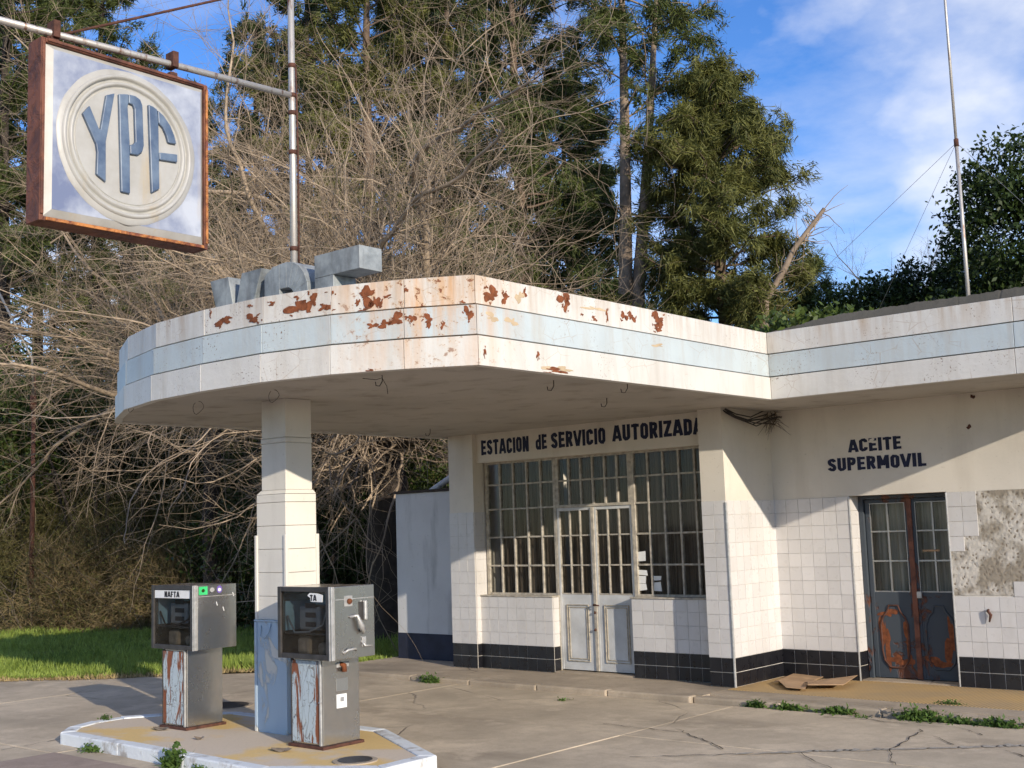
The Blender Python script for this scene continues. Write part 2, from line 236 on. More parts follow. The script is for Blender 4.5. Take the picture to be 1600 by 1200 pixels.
# ------------------------------------------------------------------ mesh helpers
ORG = {}
def link(o, parent=None, origin=(0, 0, 0)):
    COL.objects.link(o)
    if parent is not None: o.parent = parent
    ORG[o.name] = np.array(origin, float); return o
def tag(o, label=None, cat=None, group=None, kind=None):
    for k, v in (('label', label), ('category', cat), ('group', group), ('kind', kind)):
        if v: o[k] = v
    return o
def empty(name, loc, label=None, cat=None, group=None, kind=None):
    o = bpy.data.objects.new(name, None); o.location = Vector(loc); o.empty_display_size = .2
    link(o, None, loc); return tag(o, label, cat, group, kind)
class MB:
    def __init__(s): s.v = []; s.f = []
    def add(s, vs, fs):
        k = len(s.v); s.v += [tuple(map(float, p)) for p in vs]; s.f += [tuple(i+k for i in f) for f in fs]; return s
    def box(s, x0, x1, y0, y1, z0, z1):
        return s.add([(x0, y0, z0), (x1, y0, z0), (x1, y1, z0), (x0, y1, z0), (x0, y0, z1), (x1, y0, z1), (x1, y1, z1), (x0, y1, z1)],
                     [(3, 2, 1, 0), (4, 5, 6, 7), (0, 1, 5, 4), (1, 2, 6, 5), (2, 3, 7, 6), (3, 0, 4, 7)])
    def prism(s, pts, z0, z1):
        n = len(pts); return s.add([(x, y, z0) for x, y in pts]+[(x, y, z1) for x, y in pts],
            [tuple(range(n))[::-1], tuple(range(n, 2*n))]+[(i, (i+1) % n, n+(i+1) % n, n+i) for i in range(n)])
    def slab(s, P, nrm, th):   # polygon P (3-d, planar) thickened backwards by th
        P = [np.array(p, float) for p in P]; nrm = np.array(nrm, float); n = len(P)
        return s.add([p for p in P]+[p-nrm*th for p in P], [tuple(range(n)), tuple(range(n, 2*n))[::-1]]+[((i+1) % n, i, n+i, n+(i+1) % n) for i in range(n)])
    def tube(s, P, r, n=6, cap=True):
        P = [np.array(p, float) for p in P]; r = r if isinstance(r, (list, tuple)) else [r]*len(P); k = len(s.v); prev = None
        for i, p in enumerate(P):
            d = P[min(i+1, len(P)-1)]-P[max(i-1, 0)]; d = d/(np.linalg.norm(d)+1e-9)
            if prev is None:
                a = np.array([0, 0, 1.]) if abs(d[2]) < .9 else np.array([1., 0, 0]); a = np.cross(d, a)
            else: a = prev-d*(prev@d)
            a /= np.linalg.norm(a)+1e-9; prev = a; b = np.cross(d, a)
            for j in range(n):
                t = 2*math.pi*j/n; s.v.append(tuple(p+r[i]*(a*math.cos(t)+b*math.sin(t))))
        for i in range(len(P)-1):
            for j in range(n):
                q = k+i*n; s.f.append((q+j, q+(j+1) % n, q+n+(j+1) % n, q+n+j))
        if cap: s.f.append(tuple(k+j for j in range(n))[::-1]); s.f.append(tuple(k+(len(P)-1)*n+j for j in range(n)))
        return s
    def build(s, name, mat, parent=None, smooth=False, bevel=0, org=None):
        o0 = ORG[parent.name] if parent is not None else (np.array(org, float) if org is not None else np.zeros(3))
        me = bpy.data.meshes.new(name); me.from_pydata([tuple(np.array(p)-o0) for p in s.v], [], s.f); me.update()
        me.materials.append(MT[mat])
        if smooth: me.shade_smooth()
        o = bpy.data.objects.new(name, me); link(o, parent, o0)
        if parent is None: o.location = Vector(o0)
        if bevel:
            b = o.modifiers.new('bevel', 'BEVEL'); b.width = bevel; b.segments = 2; b.limit_method = 'ANGLE'
        return o
def bx(name, mat, parent, x0, x1, y0, y1, z0, z1, bevel=0):
    return MB().box(min(x0, x1), max(x0, x1), min(y0, y1), max(y0, y1), min(z0, z1), max(z0, z1)).build(name, mat, parent, False, bevel)
def arr_mesh(name, V, Fc, mat, parent=None, org=None, smooth=False):
    o0 = ORG[parent.name] if parent is not None else (np.array(org, float) if org is not None else np.zeros(3))
    V = np.asarray(V, np.float32)-o0.astype(np.float32); Fc = np.asarray(Fc, np.int32); k = Fc.shape[1]
    me = bpy.data.meshes.new(name); me.vertices.add(len(V)); me.vertices.foreach_set('co', V.ravel())
    me.loops.add(Fc.size); me.loops.foreach_set('vertex_index', Fc.ravel()); me.polygons.add(len(Fc))
    me.polygons.foreach_set('loop_start', np.arange(0, Fc.size, k, dtype=np.int32)); me.polygons.foreach_set('loop_total', np.full(len(Fc), k, np.int32))
    me.update(calc_edges=True); me.materials.append(MT[mat])
    if smooth: me.shade_smooth()
    o = bpy.data.objects.new(name, me); link(o, parent, o0)
    if parent is None: o.location = Vector(o0)
    return o
def unit(a): return a/(np.linalg.norm(a, axis=-1, keepdims=True)+1e-9)
def strips(C, D, ln, wd, taper=.25, bend=0.):
    """thin leaf blades: bases C, directions D, lengths, widths"""
    n = len(C); D = unit(D); S = unit(np.cross(D, unit(rng.normal(size=(n, 3))))); ln = np.asarray(ln).reshape(-1, 1)*np.ones((n, 1)); wd = np.asarray(wd).reshape(-1, 1)*np.ones((n, 1))
    e = C+D*ln; e[:, 2] -= (bend*ln[:, 0])
    V = np.stack([C-S*wd*.62, C+S*wd*.62, e], 1).reshape(-1, 3)
    return V, np.arange(3*n).reshape(-1, 3)
def leaves(C, ln, wd, up=.3):
    """diamond leaves, flat, facing all ways"""
    n = len(C); D = unit(rng.normal(size=(n, 3))+np.array([0, 0, -.25])); Nn = unit(rng.normal(size=(n, 3))+np.array([.3, -.3, up*2])); S = unit(np.cross(D, Nn)); ln = rng.uniform(.6, 1.2, (n, 1))*ln; wd = ln*wd
    V = np.stack([C, C+D*ln*.5+S*wd*.5, C+D*ln, C+D*ln*.5-S*wd*.5], 1).reshape(-1, 3); return V, np.arange(4*n).reshape(-1, 4)
GL = {}
def _glyphs(t=.245, w=.58):
    l, r, b, u, m = t/2, w-t/2, t/2, 1-t/2, .5
    V = lambda x: [(x, 0), (x, 1)]
    bowl = [(0+l, u), (r-.10, u), (r-.02, u-.05), (r, u-.13), (r, .66), (r-.03, .56), (r-.11, .5), (l, .5)]
    GL.update(E=(w-.04, [V(l), [(l, u), (w-.05, u)], [(l, m), (w-.10, m)], [(l, b), (w-.04, b)]]), F=(w-.06, [V(l), [(l, u), (w-.06, u)], [(l, m), (w-.12, m)]]),
      S=(w, [[(r+.02, .72), (r-.01, u-.08), (r-.10, u), (l+.10, u), (l+.01, u-.08), (l, .70), (l+.05, .58), (r-.05, .42), (r, .30), (r-.01, b+.08), (r-.10, b), (l+.10, b), (l+.01, b+.08), (l-.02, .28)]]),
      T=(w, [[(0, u), (w, u)], V(w/2)]), A=(w+.08, [[(.07, 0), (w/2+.01, 1)], [(w+.01, 0), (w/2+.07, 1)], [(.16, .26), (w-.06, .26)]]),
      C=(w, [[(r, .68), (r-.01, u-.08), (r-.10, u), (l+.10, u), (l+.01, u-.08), (l, .78), (l, .22), (l+.01, b+.08), (l+.10, b), (r-.10, b), (r-.01, b+.08), (r, .32)]]), I=(t, [V(l)]),
      O=(w, [[(w/2, u), (r-.10, u), (r-.01, u-.09), (r, .75), (r, .25), (r-.01, b+.09), (r-.10, b), (l+.10, b), (l+.01, b+.09), (l, .25), (l, .75), (l+.01, u-.09), (l+.10, u), (w/2, u)]]),
      N=(w+.04, [V(l), V(r+.04), [(l+.02, .98), (r+.02, .02)]]), d=(w, [V(r), [(r, .60), (l+.10, .60), (l+.01, .52), (l, .40), (l, .26), (l+.02, b+.06), (l+.10, b), (r, b)]]),
      R=(w+.02, [V(l), bowl, [(w*.52, .48), (r+.04, 0)]]), P=(w, [V(l), bowl]), V=(w+.06, [[(.06, 1), (w/2+.0, 0)], [(w, 1), (w/2+.06, 0)]]),
      U=(w, [[(l, 1), (l, .24), (l+.02, b+.08), (l+.10, b), (r-.10, b), (r-.02, b+.08), (r, .24), (r, 1)]]), Z=(w, [[(0, u), (w, u)], [(r, u), (l, b)], [(0, b), (w, b)]]),
      D=(w, [V(l), [(l, u), (r-.12, u), (r-.02, u-.07), (r, .76), (r, .24), (r-.02, b+.07), (r-.12, b), (l, b)]]), M=(w+.20, [V(l), V(r+.20), [(l+.02, .97), (w/2+.10, .25)], [(r+.18, .97), (w/2+.10, .25)]]), L=(w-.06, [V(l), [(l, b), (w-.06, b)]]))
    return t
_T = _glyphs()
def paint(body, name, mat, parent, origin, x0, x1, z0, z1, wob=.012):
    """brush-painted block capitals on a wall facing -Y; every stroke is a flat ribbon of paint"""
    org = np.array(origin, float); adv = 0; items = []
    for ch in body: w_, st = GL[ch]; items.append((adv, st)); adv += w_+.085
    adv -= .085; mb = MB(); lay = .0016; rr = random.Random(len(body)*7+ord(body[0]))
    for a, st in items:
        dz = rr.uniform(-wob, wob); sc = 1+rr.uniform(-wob, wob)*1.5
        for pl in st:
            P = [np.array(p_, float) for p_ in pl]; n = len(P); Lf, Rt = [], []
            for i in range(n):
                d1 = unit(P[i]-P[i-1]) if i else unit(P[1]-P[0]); d2 = unit(P[i+1]-P[i]) if i+1 < n else d1
                if n > 2 and i in (0, n-1) and np.allclose(P[0], P[-1]): d1 = unit(P[-1]-P[-2]); d2 = unit(P[1]-P[0])
                n1, n2 = np.array([-d1[1], d1[0]]), np.array([-d2[1], d2[0]]); mm = unit(n1+n2); hw = _T/2*(.78 if abs(d1[1]) < .5 else 1.)/max(.6, mm@n1); Lf.append(P[i]+mm*hw); Rt.append(P[i]-mm*hw)
            f = lambda q: org+np.array([x0+(a+q[0])/adv*(x1-x0), -lay, z0+(dz+min(1, max(0, q[1]))*sc)*(z1-z0)])
            for i in range(n-1): mb.add([f(Lf[i]), f(Rt[i]), f(Rt[i+1]), f(Lf[i+1])], [(0, 1, 2, 3)]); lay += .00004
    return mb.build(name, mat, parent)
def blob(cx, cz, rx, rz, n=26, rough=.35, seed=0):
    r = random.Random(seed); ph = [r.uniform(0, 6.28) for _ in range(5)]; am = [rough/(k+1.2) for k in range(5)]
    return [(cx+rx*math.cos(t)*q, cz+rz*math.sin(t)*q) for i in range(n) for t in [2*math.pi*i/n] for q in [1+sum(a*math.sin((k+2)*t+p) for k, (a, p) in enumerate(zip(am, ph)))+r.uniform(-.16, .16)]]

# ------------------------------------------------------------------ ground, forecourt, pavement
ZF = -.06
gr = MB().add([(-600, -200, -.13), (300, -200, -.13), (300, 700, -.13), (-600, 700, -.13)], [(0, 1, 2, 3)]).build('ground', 'ground'); tag(gr, kind='structure')
fc = empty('forecourt', (-8, 8, ZF), kind='structure')
def slab(x0, x1, y0, y1, mat='concrete', z=ZF):
    g_ = .006; MB().box(x0+g_, x1-g_, y0+g_, y1-g_, z-.12, z+random.uniform(-.004, .004)).build('slab', mat, fc, False, .006)
for x0, x1 in ((-25, -17.4), (-17.4, -13.7), (-13.7, -10.02), (-10.02, -6.32), (-6.32, -2.6), (-2.6, 1.2), (1.2, 6)):
    for y0, y1 in ((1, 5.45), (5.45, 8.62), (8.62, 10.5)):
        if y0 == 1 and x0 > -11: continue
        slab(x0, x1, y0, y1)
for x0, x1 in ((-25, -17.4), (-17.4, -12.6)): slab(x0, x1, 10.5, 13.5)
rd = MB().box(-10.0, 60, -60, 5.44, -.25, ZF+.012).build('road', 'asphalt'); tag(rd, kind='structure')
# cracks traced across the slabs
def crack(pts, wd=.008):
    mb = MB(); P = [at(u, v, 'z', ZF+.006) for u, v in pts]; Q = []
    for a, b in zip(P[:-1], P[1:]):
        n_ = max(2, int(np.linalg.norm(b-a)/.07))
        for k in range(n_): Q.append(a+(b-a)*k/n_+np.array([random.gauss(0, .014), random.gauss(0, .014), 0]))
    Q.append(P[-1])
    for i, (a, b) in enumerate(zip(Q[:-1], Q[1:])):
        d = unit(b-a); s_ = np.array([-d[1], d[0], 0])*wd*random.uniform(.25, 1.); mb.add([a-s_, a+s_, b+s_*.9, b-s_*.9], [(0, 1, 2, 3)])
    mb.build('crack', 'ink', fc)
for c_ in ([(1440, 1140), (1405, 1165), (1388, 1172), (1400, 1195)], [(1250, 1176), (1275, 1190), (1300, 1200)], [(1440, 1133), (1500, 1136), (1535, 1148)], [(1460, 1150), (1490, 1163)],
           [(1570, 1172), (1600, 1182)], [(1055, 1138), (1090, 1152), (1130, 1170)], [(985, 1182), (1070, 1180), (1150, 1177)], [(0, 1172), (50, 1163), (98, 1153)], [(1290, 1120), (1360, 1124), (1420, 1131)],
           [(940, 1130), (1010, 1138), (1060, 1143)]): crack(c_)
# pale repaired seam
mb = MB()
for i in range(40):
    a = at(1150+i*12, 1177-i*.32+random.gauss(0, 1), 'z', ZF+.004); b = at(1150+(i+1)*12, 1177-(i+1)*.32, 'z', ZF+.004); s_ = np.array([0, .03+random.uniform(0, .03), 0]); mb.add([a-s_, b-s_, b+s_, a+s_], [(0, 1, 2, 3)])
MT['seam'] = plain('seam', (.40, .36, .30), .95, 0, .3, 20, .5); mb.build('seam', 'seam', fc)
sw = empty('sidewalk', (-8, 11, 0), kind='structure')
bx('walk_slab', 'kerb_concrete', sw, -12.6, -6.76, 10.63, 12.4, -.3, -.004)
bx('walk_slab', 'kerb_concrete', sw, -6.755, -2.0, 10.77, 11.10, -.3, -.004)
bx('paving', 'yellow_paving', sw, -6.75, -2.0, 11.104, 12.7, -.3, .0)
x = -12.9
while x < -2.2:
    l = random.uniform(.9, 1.15); bx('kerb_stone', 'kerb_concrete', sw, x+.004, x+l, 10.49+.12*min(1, max(0, (x+8.3)/2.4))+random.uniform(-.006, .006), 10.626+.14*min(1, max(0, (x+8.3)/2.4)), -.3, random.uniform(-.012, -.002), .018); x += l
# island
isl = empty('pump_island', (-8.7, 6.5, ZF), 'raised concrete pump island with white kerb and yellow paint', 'island')
OUT = [(-10.42, 5.72), (-7.4, 5.62), (-6.62, 6.12), (-6.64, 6.70), (-7.90, 7.36), (-10.0, 7.36), (-10.52, 6.98), (-10.80, 6.55), (-10.80, 6.25), (-10.66, 5.93)]
cen = np.mean(OUT, 0)
def inset(P, d):
    P = [np.array(p) for p in P]; o_ = []
    for i, p in enumerate(P):
        a, b = unit(p-P[i-1]), unit(P[(i+1) % len(P)]-p); n1_, n2_ = np.array([-a[1], a[0]]), np.array([-b[1], b[0]]); nn = unit(n1_+n2_); o_.append(tuple(p+nn*d/max(.5, nn@n1_)))
    return o_
INN = inset(OUT, .13)
MB().prism(INN, -.2, .034).build('deck', 'island_top', isl)
for i in range(len(OUT)):
    j = (i+1) % len(OUT); a, b = np.array(OUT[i]), np.array(OUT[j]); n_ = max(1, round(np.linalg.norm(b-a)/1.0)); ia, ib = np.array(INN[i]), np.array(INN[j])
    for k in range(n_):
        t0, t1 = k/n_, (k+1)/n_; q = [a+(b-a)*t0, a+(b-a)*t1, ia+(ib-ia)*t1, ia+(ib-ia)*t0]
        MB().prism([tuple(p) for p in q], -.2, .042+random.uniform(-.004, .004)).build('kerb_stone', 'kerb_white', isl, False, .012)
def disc(name, mat, parent, c, r, h, n=28):
    return MB().prism([(c[0]+r*math.cos(2*math.pi*i/n), c[1]+r*math.sin(2*math.pi*i/n)) for i in range(n)], c[2]-.02, c[2]+h).build(name, mat, parent, False, .003)
p_ = at(555, 1188, 'z', .04); lid = empty('drain_lid', p_, 'round grey drain lid set in the island beside the right pump', 'drain lid'); disc('ring', 'kerb_concrete', lid, p_, .17, .004); disc('cover', 'steel_dark', lid, p_, .13, .010)
p_ = at(352, 1103, 'z', ZF); mh = empty('manhole_cover', p_, 'small dark manhole cover in the forecourt behind the left pump', 'manhole cover'); disc('ring', 'kerb_concrete', mh, p_, .30, .006, 32); disc('cover', 'steel_dark', mh, p_, .25, .012, 32)

# ------------------------------------------------------------------ station building
XC, YP, YA, YE, YL, YW = -6.751, 11.261, 12.304, 11.464, 11.383, 11.60
XP, XL1, XL2, XD1, XD2, XR = -7.05, -10.941, -10.516, -5.846, -4.775, -2.75
ZS = 2.95
bd = empty('service_station', (-7, 12, 0), 'white tiled service station building with windows and double doors', 'building')
W_ = lambda *a, mat='wall_paint', name='wall': bx(name, mat, bd, *a)
W_(XL1, XL2, YL, 12.2, 0, ZS)                                 # left pier
W_(XL1+.006, XL2-.1, 12.2, 17.5, 0, 3.4)                      # left flank
W_(XP, XC, YP, 12.9, 0, ZS)                                   # middle pier
W_(XL2, XP, 11.452, 11.72, 2.575, ZS)                         # lintel carrying the lettering
W_(XL2, -9.34, YE, 11.68, 0, .885); W_(-8.175, XP, YE, 11.68, 0, .885)   # dados
W_(XC, XD1, YA, 12.75, 0, ZS); W_(XD2, XR, YA, 12.75, 0, ZS); W_(XD1, XD2, YA, 12.75, 1.957, ZS)
W_(XR-.2, XR-.006, 12.75, 17.5, 0, 3.4); W_(XL1+.1, XR-.1, 17.3, 17.5, 0, 3.39)
bx('floor', 'interior', bd, XL2, -6.9, 11.66, 17.3, -.25, .012); bx('floor', 'interior', bd, -6.898, XR-.2, 12.72, 17.3, -.25, .012)
bx('door_step', 'kerb_concrete', bd, -9.335, -8.18, 11.47, 11.66, -.2, .016)
bx('door_step', 'kerb_concrete', bd, XD1+.002, XD2-.002, 12.33, 12.75, -.2, .012)
bx('roof', 'coping', bd, XL1-.02, XR+.02, 12.32, 17.6, 3.40, 3.5)
for z_ in (0,):
    bx('sill', 'window_paint', bd, XL2+.003, -9.325, YE-.02, 11.60, .887, .905, .004); bx('sill', 'window_paint', bd, -8.19, XP-.003, YE-.02, 11.60, .887, .905, .004)
# coping behind the right fascia: rough, lichened
mb = MB(); nx = 260; _zr = [0.]*400
for i in range(400): _zr[i] = .85*_zr[i-1]+random.uniform(-.004, .004)
for i in range(nx+1):
    x = -6.05+(XR+6.05)*i/nx; zt = 3.60+.10*min(1, i/60)+_zr[i]
    for y, z in ((10.90, 3.45), (10.93, zt), (11.10, zt+.012+_zr[i+90]*.5), (11.30, zt+_zr[i+130]*.5), (11.32, 3.45)): mb.v.append((x, y, z))
for i in range(nx):
    for j in range(4): k = i*5+j; mb.f.append((k, k+1, k+6, k+5))
mb.build('coping', 'coping', bd)

# tiles: every one its own piece
def tile_mesh(name, mat, w_=.1491, h_=.1491, t_=.008):
    b = .0022; V = [(-w_/2, 0, -h_/2), (w_/2, 0, -h_/2), (w_/2, 0, h_/2), (-w_/2, 0, h_/2), (-w_/2+b, -t_, -h_/2+b), (w_/2-b, -t_, -h_/2+b), (w_/2-b, -t_, h_/2-b), (-w_/2+b, -t_, h_/2-b)]
    me = bpy.data.meshes.new(name); me.from_pydata(V, [], [(4, 5, 6, 7), (0, 1, 5, 4), (1, 2, 6, 5), (2, 3, 7, 6), (3, 0, 4, 7)]); me.update(); me.materials.append(MT[mat]); return me
TM = {False: tile_mesh('tile', 'white_tile'), True: tile_mesh('black_tile', 'black_tile', .1462, .1462)}
TILES = []
def tile_field(p0, p1, z0, z1, nrm, skip=None, full_left=True):
    """rows of 15 cm tiles on the upright plane from p0 to p1 (plan points)"""
    p0, p1 = np.array(p0, float), np.array(p1, float); Ln = np.linalg.norm(p1-p0); d = (p1-p0)/Ln; ang = math.atan2(d[1], d[0]); z = z0
    while z < z1-.02:
        h = min(.15, z1-z); s = 0.
        while s < Ln-.012:
            w2 = min(.15, Ln-s); c = p0+d*(s+w2/2); zc_ = z+h/2
            if not (skip and skip(c[0], zc_)): TILES.append((c[0], c[1], zc_, ang, w2/.15, h/.15, z < .29))
            s += .15
        z += .15
def hole(x, z):
    return (z < 1.95 and z > .92 and x > -4.47) or (z < 1.5 and z > .92 and x > -4.62) or (z < 1.35 and z > .92 and x > -4.77) if not (x > -4.16 and z < 1.06) else False
TT = 1.95
tile_field((XL1, YL), (XL2, YL), 0, TT, None); tile_field((XL2, YL), (XL2, YE), 0, .9, None); tile_field((XL2, YL), (XL2, 11.6), .9, TT, None)
tile_field((XL2+.003, YE), (-9.34, YE), 0, .885, None); tile_field((-9.34, YE), (-9.34, 11.60), 0, .885, None)
tile_field((-8.175, YE), (XP, YE), 0, .885, None); tile_field((XP, YP), (XC, YP), 0, TT, None); tile_field((XC, YP), (XC, YA), 0, TT, None)
tile_field((XC, YA), (XD1, YA), 0, TT, None); tile_field((XD1, YA), (XD1, 12.55), 0, TT, None); tile_field((XD2, YA), (XR, YA), 0, TT, None, hole)
def tdepth(t): return (np.array(t[:3])-_O)@_F
wh = sorted([t for t in TILES if not t[6]], key=tdepth); bl = sorted([t for t in TILES if t[6]], key=tdepth)
rest = []
for lst, name in ((wh, 'tile'), (bl, 'black_tile')):
    for k, t in enumerate(lst):
        if k >= 298: rest.append(t); continue
        o = bpy.data.objects.new(name, TM[t[6]]); link(o, bd, ORG[bd.name]); o.location = Vector(np.array(t[:3])-ORG[bd.name])
        o.rotation_euler = (random.gauss(0, .004), random.gauss(0, .003), t[3]+random.gauss(0, .004)); o.scale = (t[4], 1+random.uniform(-.1, .1), t[5])
mb = MB()
for t in rest:
    c, s = math.cos(t[3]), math.sin(t[3]); nrm = np.array([s, -c, 0]); d = np.array([c, s, 0]); a = np.array(t[:3]); hw, hh = .0735*t[4], .0735*t[5]; j = random.gauss(0, .001)
    mb.slab([a+nrm*(.01+j)-d*hw-np.array([0, 0, hh]), a+nrm*(.01-j)+d*hw-np.array([0, 0, hh]), a+nrm*(.01-j)+d*hw+np.array([0, 0, hh]), a+nrm*(.01+j)-d*hw+np.array([0, 0, hh])], nrm, .01)
if rest: o = mb.build('tiles', 'white_tile', bd); o['kind'] = 'stuff'
# bare render where tiles have fallen off
mb = MB(); nx, nz = 60, 40; xx = np.linspace(-4.775, XR, nx); zz = np.linspace(.91, 1.95, nz)
for k, z in enumerate(zz):
    for i, x in enumerate(xx): mb.v.append((x, YA-.002-.004*random.random(), z))
for k in range(nz-1):
    for i in range(nx-1): a = k*nx+i; mb.f.append((a, a+1, a+nx+1, a+nx))
mb.build('bare_render', 'rough_mortar', bd)
# grout faces just behind the tiles
for (x0, x1, y0, y1, z0, z1, m_) in ((XL1+.001, XL2-.001, YL-.003, YL, 0, TT, 0), (XL2, XL2+.003, YL+.001, 11.6, 0, TT, 0), (XL2+.004, -9.341, YE-.003, YE, 0, .884, 0), (-8.174, XP-.001, YE-.003, YE, 0, .884, 0),
     (XP+.001, XC-.001, YP-.003, YP, 0, TT, 0), (XC, XC+.003, YP+.001, YA-.004, 0, TT, 0), (XC+.004, XD1-.001, YA-.003, YA, 0, TT, 0), (XD2+.001, XR, YA-.003, YA, 0, .9, 0)):
    bx('grout', 'grout', bd, x0, x1, y0, y1, .001, z1-.001)
# metal edge strips
def strip(x, y, z0, z1, r=.011): MB().tube([(x, y, z0), (x, y, z1)], r, 8).build('edge_strip', 'trim', bd)
strip(XC+.006, YP-.006, .0, 1.93, .014); strip(XD1+.004, YA-.006, .0, 1.95, .010); strip(XD2-.004, YA-.006, 0, 1.95, .010)
# rusted tap stub and a fixing hole in the tiles
p_ = at(1545, 962, 'y', YA-.012); MB().tube([p_+np.array([0, .02, .06]), p_+np.array([0, -.02, .05]), p_+np.array([.03, -.025, .01]), p_+np.array([.01, -.02, -.06])], [.012, .014, .016, .008], 7).build('pipe_stub', 'dark_rust', bd, True)

# windows
def bars(mb, xs, zs, y0, y1, hw):
    for x in xs: mb.box(x-hw, x+hw, y0, y1, zs[0], zs[-1])
    for z in zs: mb.box(xs[0], xs[-1], y0+.004, y1-.004, z-hw*.9, z+hw*.9)
ZR = [.912, 1.265, 1.62, 1.975, 2.285, 2.568]
def window(xs, zs):
    mb = MB(); bars(mb, xs, zs, YW-.022, YW+.022, .012)
    for x in (xs[0], xs[-1]): mb.box(x-.022, x+.022, YW-.028, YW+.028, zs[0]-.005, zs[-1]+.005)
    for z in (zs[0], zs[-1]): mb.box(xs[0]-.02, xs[-1]+.02, YW-.025, YW+.025, z-.018, z+.018)
    o = mb.build('window', 'window_paint', bd, False, .003); ORG[o.name] = ORG[bd.name]
    for a, b in zip(xs[:-1], xs[1:]):
        for c, d in zip(zs[:-1], zs[1:]):
            t = random.gauss(0, .0015); MB().add([(a+.01, YW+t, c+.01), (b-.01, YW-t, c+.01), (b-.01, YW-t+random.gauss(0, .001), d-.01), (a+.01, YW+t, d-.01)], [(0, 1, 2, 3)]).build('pane', 'window_glass', o)
    return o
lin = lambda a, b, n: list(np.linspace(a, b, n+1))
window(lin(-10.465, -9.345, 5), ZR); window(lin(-8.175, XP-.06, 5), ZR); window(lin(-9.30, -8.22, 6), ZR[3:])
def leaf(x0, x1, hinge):
    o = empty_child = bpy.data.objects.new('door', None); link(o, bd, ORG[bd.name]); y0, y1 = YW-.02, YW+.02
    mb = MB(); zt = 1.955; st = .035
    mb.box(x0, x0+st, y0, y1, .03, zt); mb.box(x1-st, x1, y0, y1, .03, zt); mb.box(x0+st, x1-st, y0+.002, y1-.002, zt-.035, zt)
    mb.box(x0+st, x1-st, y0+.003, y1-.003, .03, .915); mb.build('leaf_frame', 'door_paint', o, False, .003)
    mb = MB(); xs = lin(x0+st, x1-st, 3); zs = [.925, 1.265, 1.62, 1.925]; bars(mb, xs, zs, y0+.004, y1-.004, .010); mb.build('glazing_bars', 'window_paint', o, False, .002)
    for a, b in zip(xs[:-1], xs[1:]):
        for c, d in zip(zs[:-1], zs[1:]): MB().add([(a+.008, YW, c+.008), (b-.008, YW, c+.008), (b-.008, YW, d-.008), (a+.008, YW, d-.008)], [(0, 1, 2, 3)]).build('pane', 'window_glass', o)
    mb = MB(); px0, px1, pz0, pz1 = x0+.11, x1-.10, .13, .80
    for k, q in ((0, .0), (1, .028)):
        a0, a1, c0, c1 = px0+q, px1-q, pz0+q, pz1-q; t_ = .011
        mb.box(a0, a1, y0-.010+k*.004, y0+.004, c0, c0+t_); mb.box(a0, a1, y0-.010+k*.004, y0+.004, c1-t_, c1); mb.box(a0, a0+t_, y0-.0105+k*.004, y0+.004, c0+t_, c1-t_); mb.box(a1-t_, a1, y0-.0105+k*.004, y0+.004, c0+t_, c1-t_)
    mb.build('panel_moulding', 'moulding', o, False, .002)
    return o
leaf(-9.325, -8.785, 0); d2 = leaf(-8.765, -8.20, 1)
MB().box(-8.80, -8.755, YW-.035, YW-.018, .03, 1.95).build('meeting_stile', 'window_paint', d2, False, .004)
mb = MB(); mb.tube([(-8.775, YW-.035, .80), (-8.775, YW-.075, .80)], .012, 8); mb.tube([(-8.775, YW-.075, .80), (-8.69, YW-.08, .795)], .009, 8); mb.tube([(-8.775, YW-.04, .72), (-8.775, YW-.05, .70)], .014, 8); mb.tube([(-8.78, YW-.04, .52), (-8.78, YW-.055, .50)], .014, 8); mb.build('handle', 'dark_rust', d2, True)
for x in (-9.335, -8.19): bx('door_frame', 'window_paint', bd, x-.012, x+.012, YW-.03, YW+.03, 0, 2.56)
bx('transom_bar', 'window_paint', bd, -9.32, -8.205, YW-.03, YW+.03, 1.958, 1.985, .003)
# curtains
def curtain(x0, x1, y, z0, z1, name, mat, label, amp=.03, per=.10):
    n = int((x1-x0)/.012); xs = np.linspace(x0, x1, n); ph = np.cumsum(rng.uniform(.6, 1.4, n))*.012/per*6.283
    V = []; 
    for z in (z0, (z0+z1)/2, z1): V += [(x, y+amp*math.sin(p+.3*z)+.4*amp*math.sin(2.3*p), z) for x, p in zip(xs, ph)]
    Fc = [(k*n+i, k*n+i+1, (k+1)*n+i+1, (k+1)*n+i) for k in range(2) for i in range(n-1)]
    o = arr_mesh(name, V, Fc, mat, None, (x0, y, z0), True); tag(o, label, 'curtain')
curtain(-10.44, -9.36, 11.76, .86, 2.62, 'curtain', 'curtain', 'brown curtain behind the left shop window'); curtain(-9.34, -8.2, 11.80, .03, 2.62, 'curtain', 'curtain', 'brown curtain behind the white double doors'); curtain(-8.19, -7.06, 11.76, .86, 2.62, 'curtain', 'curtain', 'brown curtain behind the right shop window with papers')
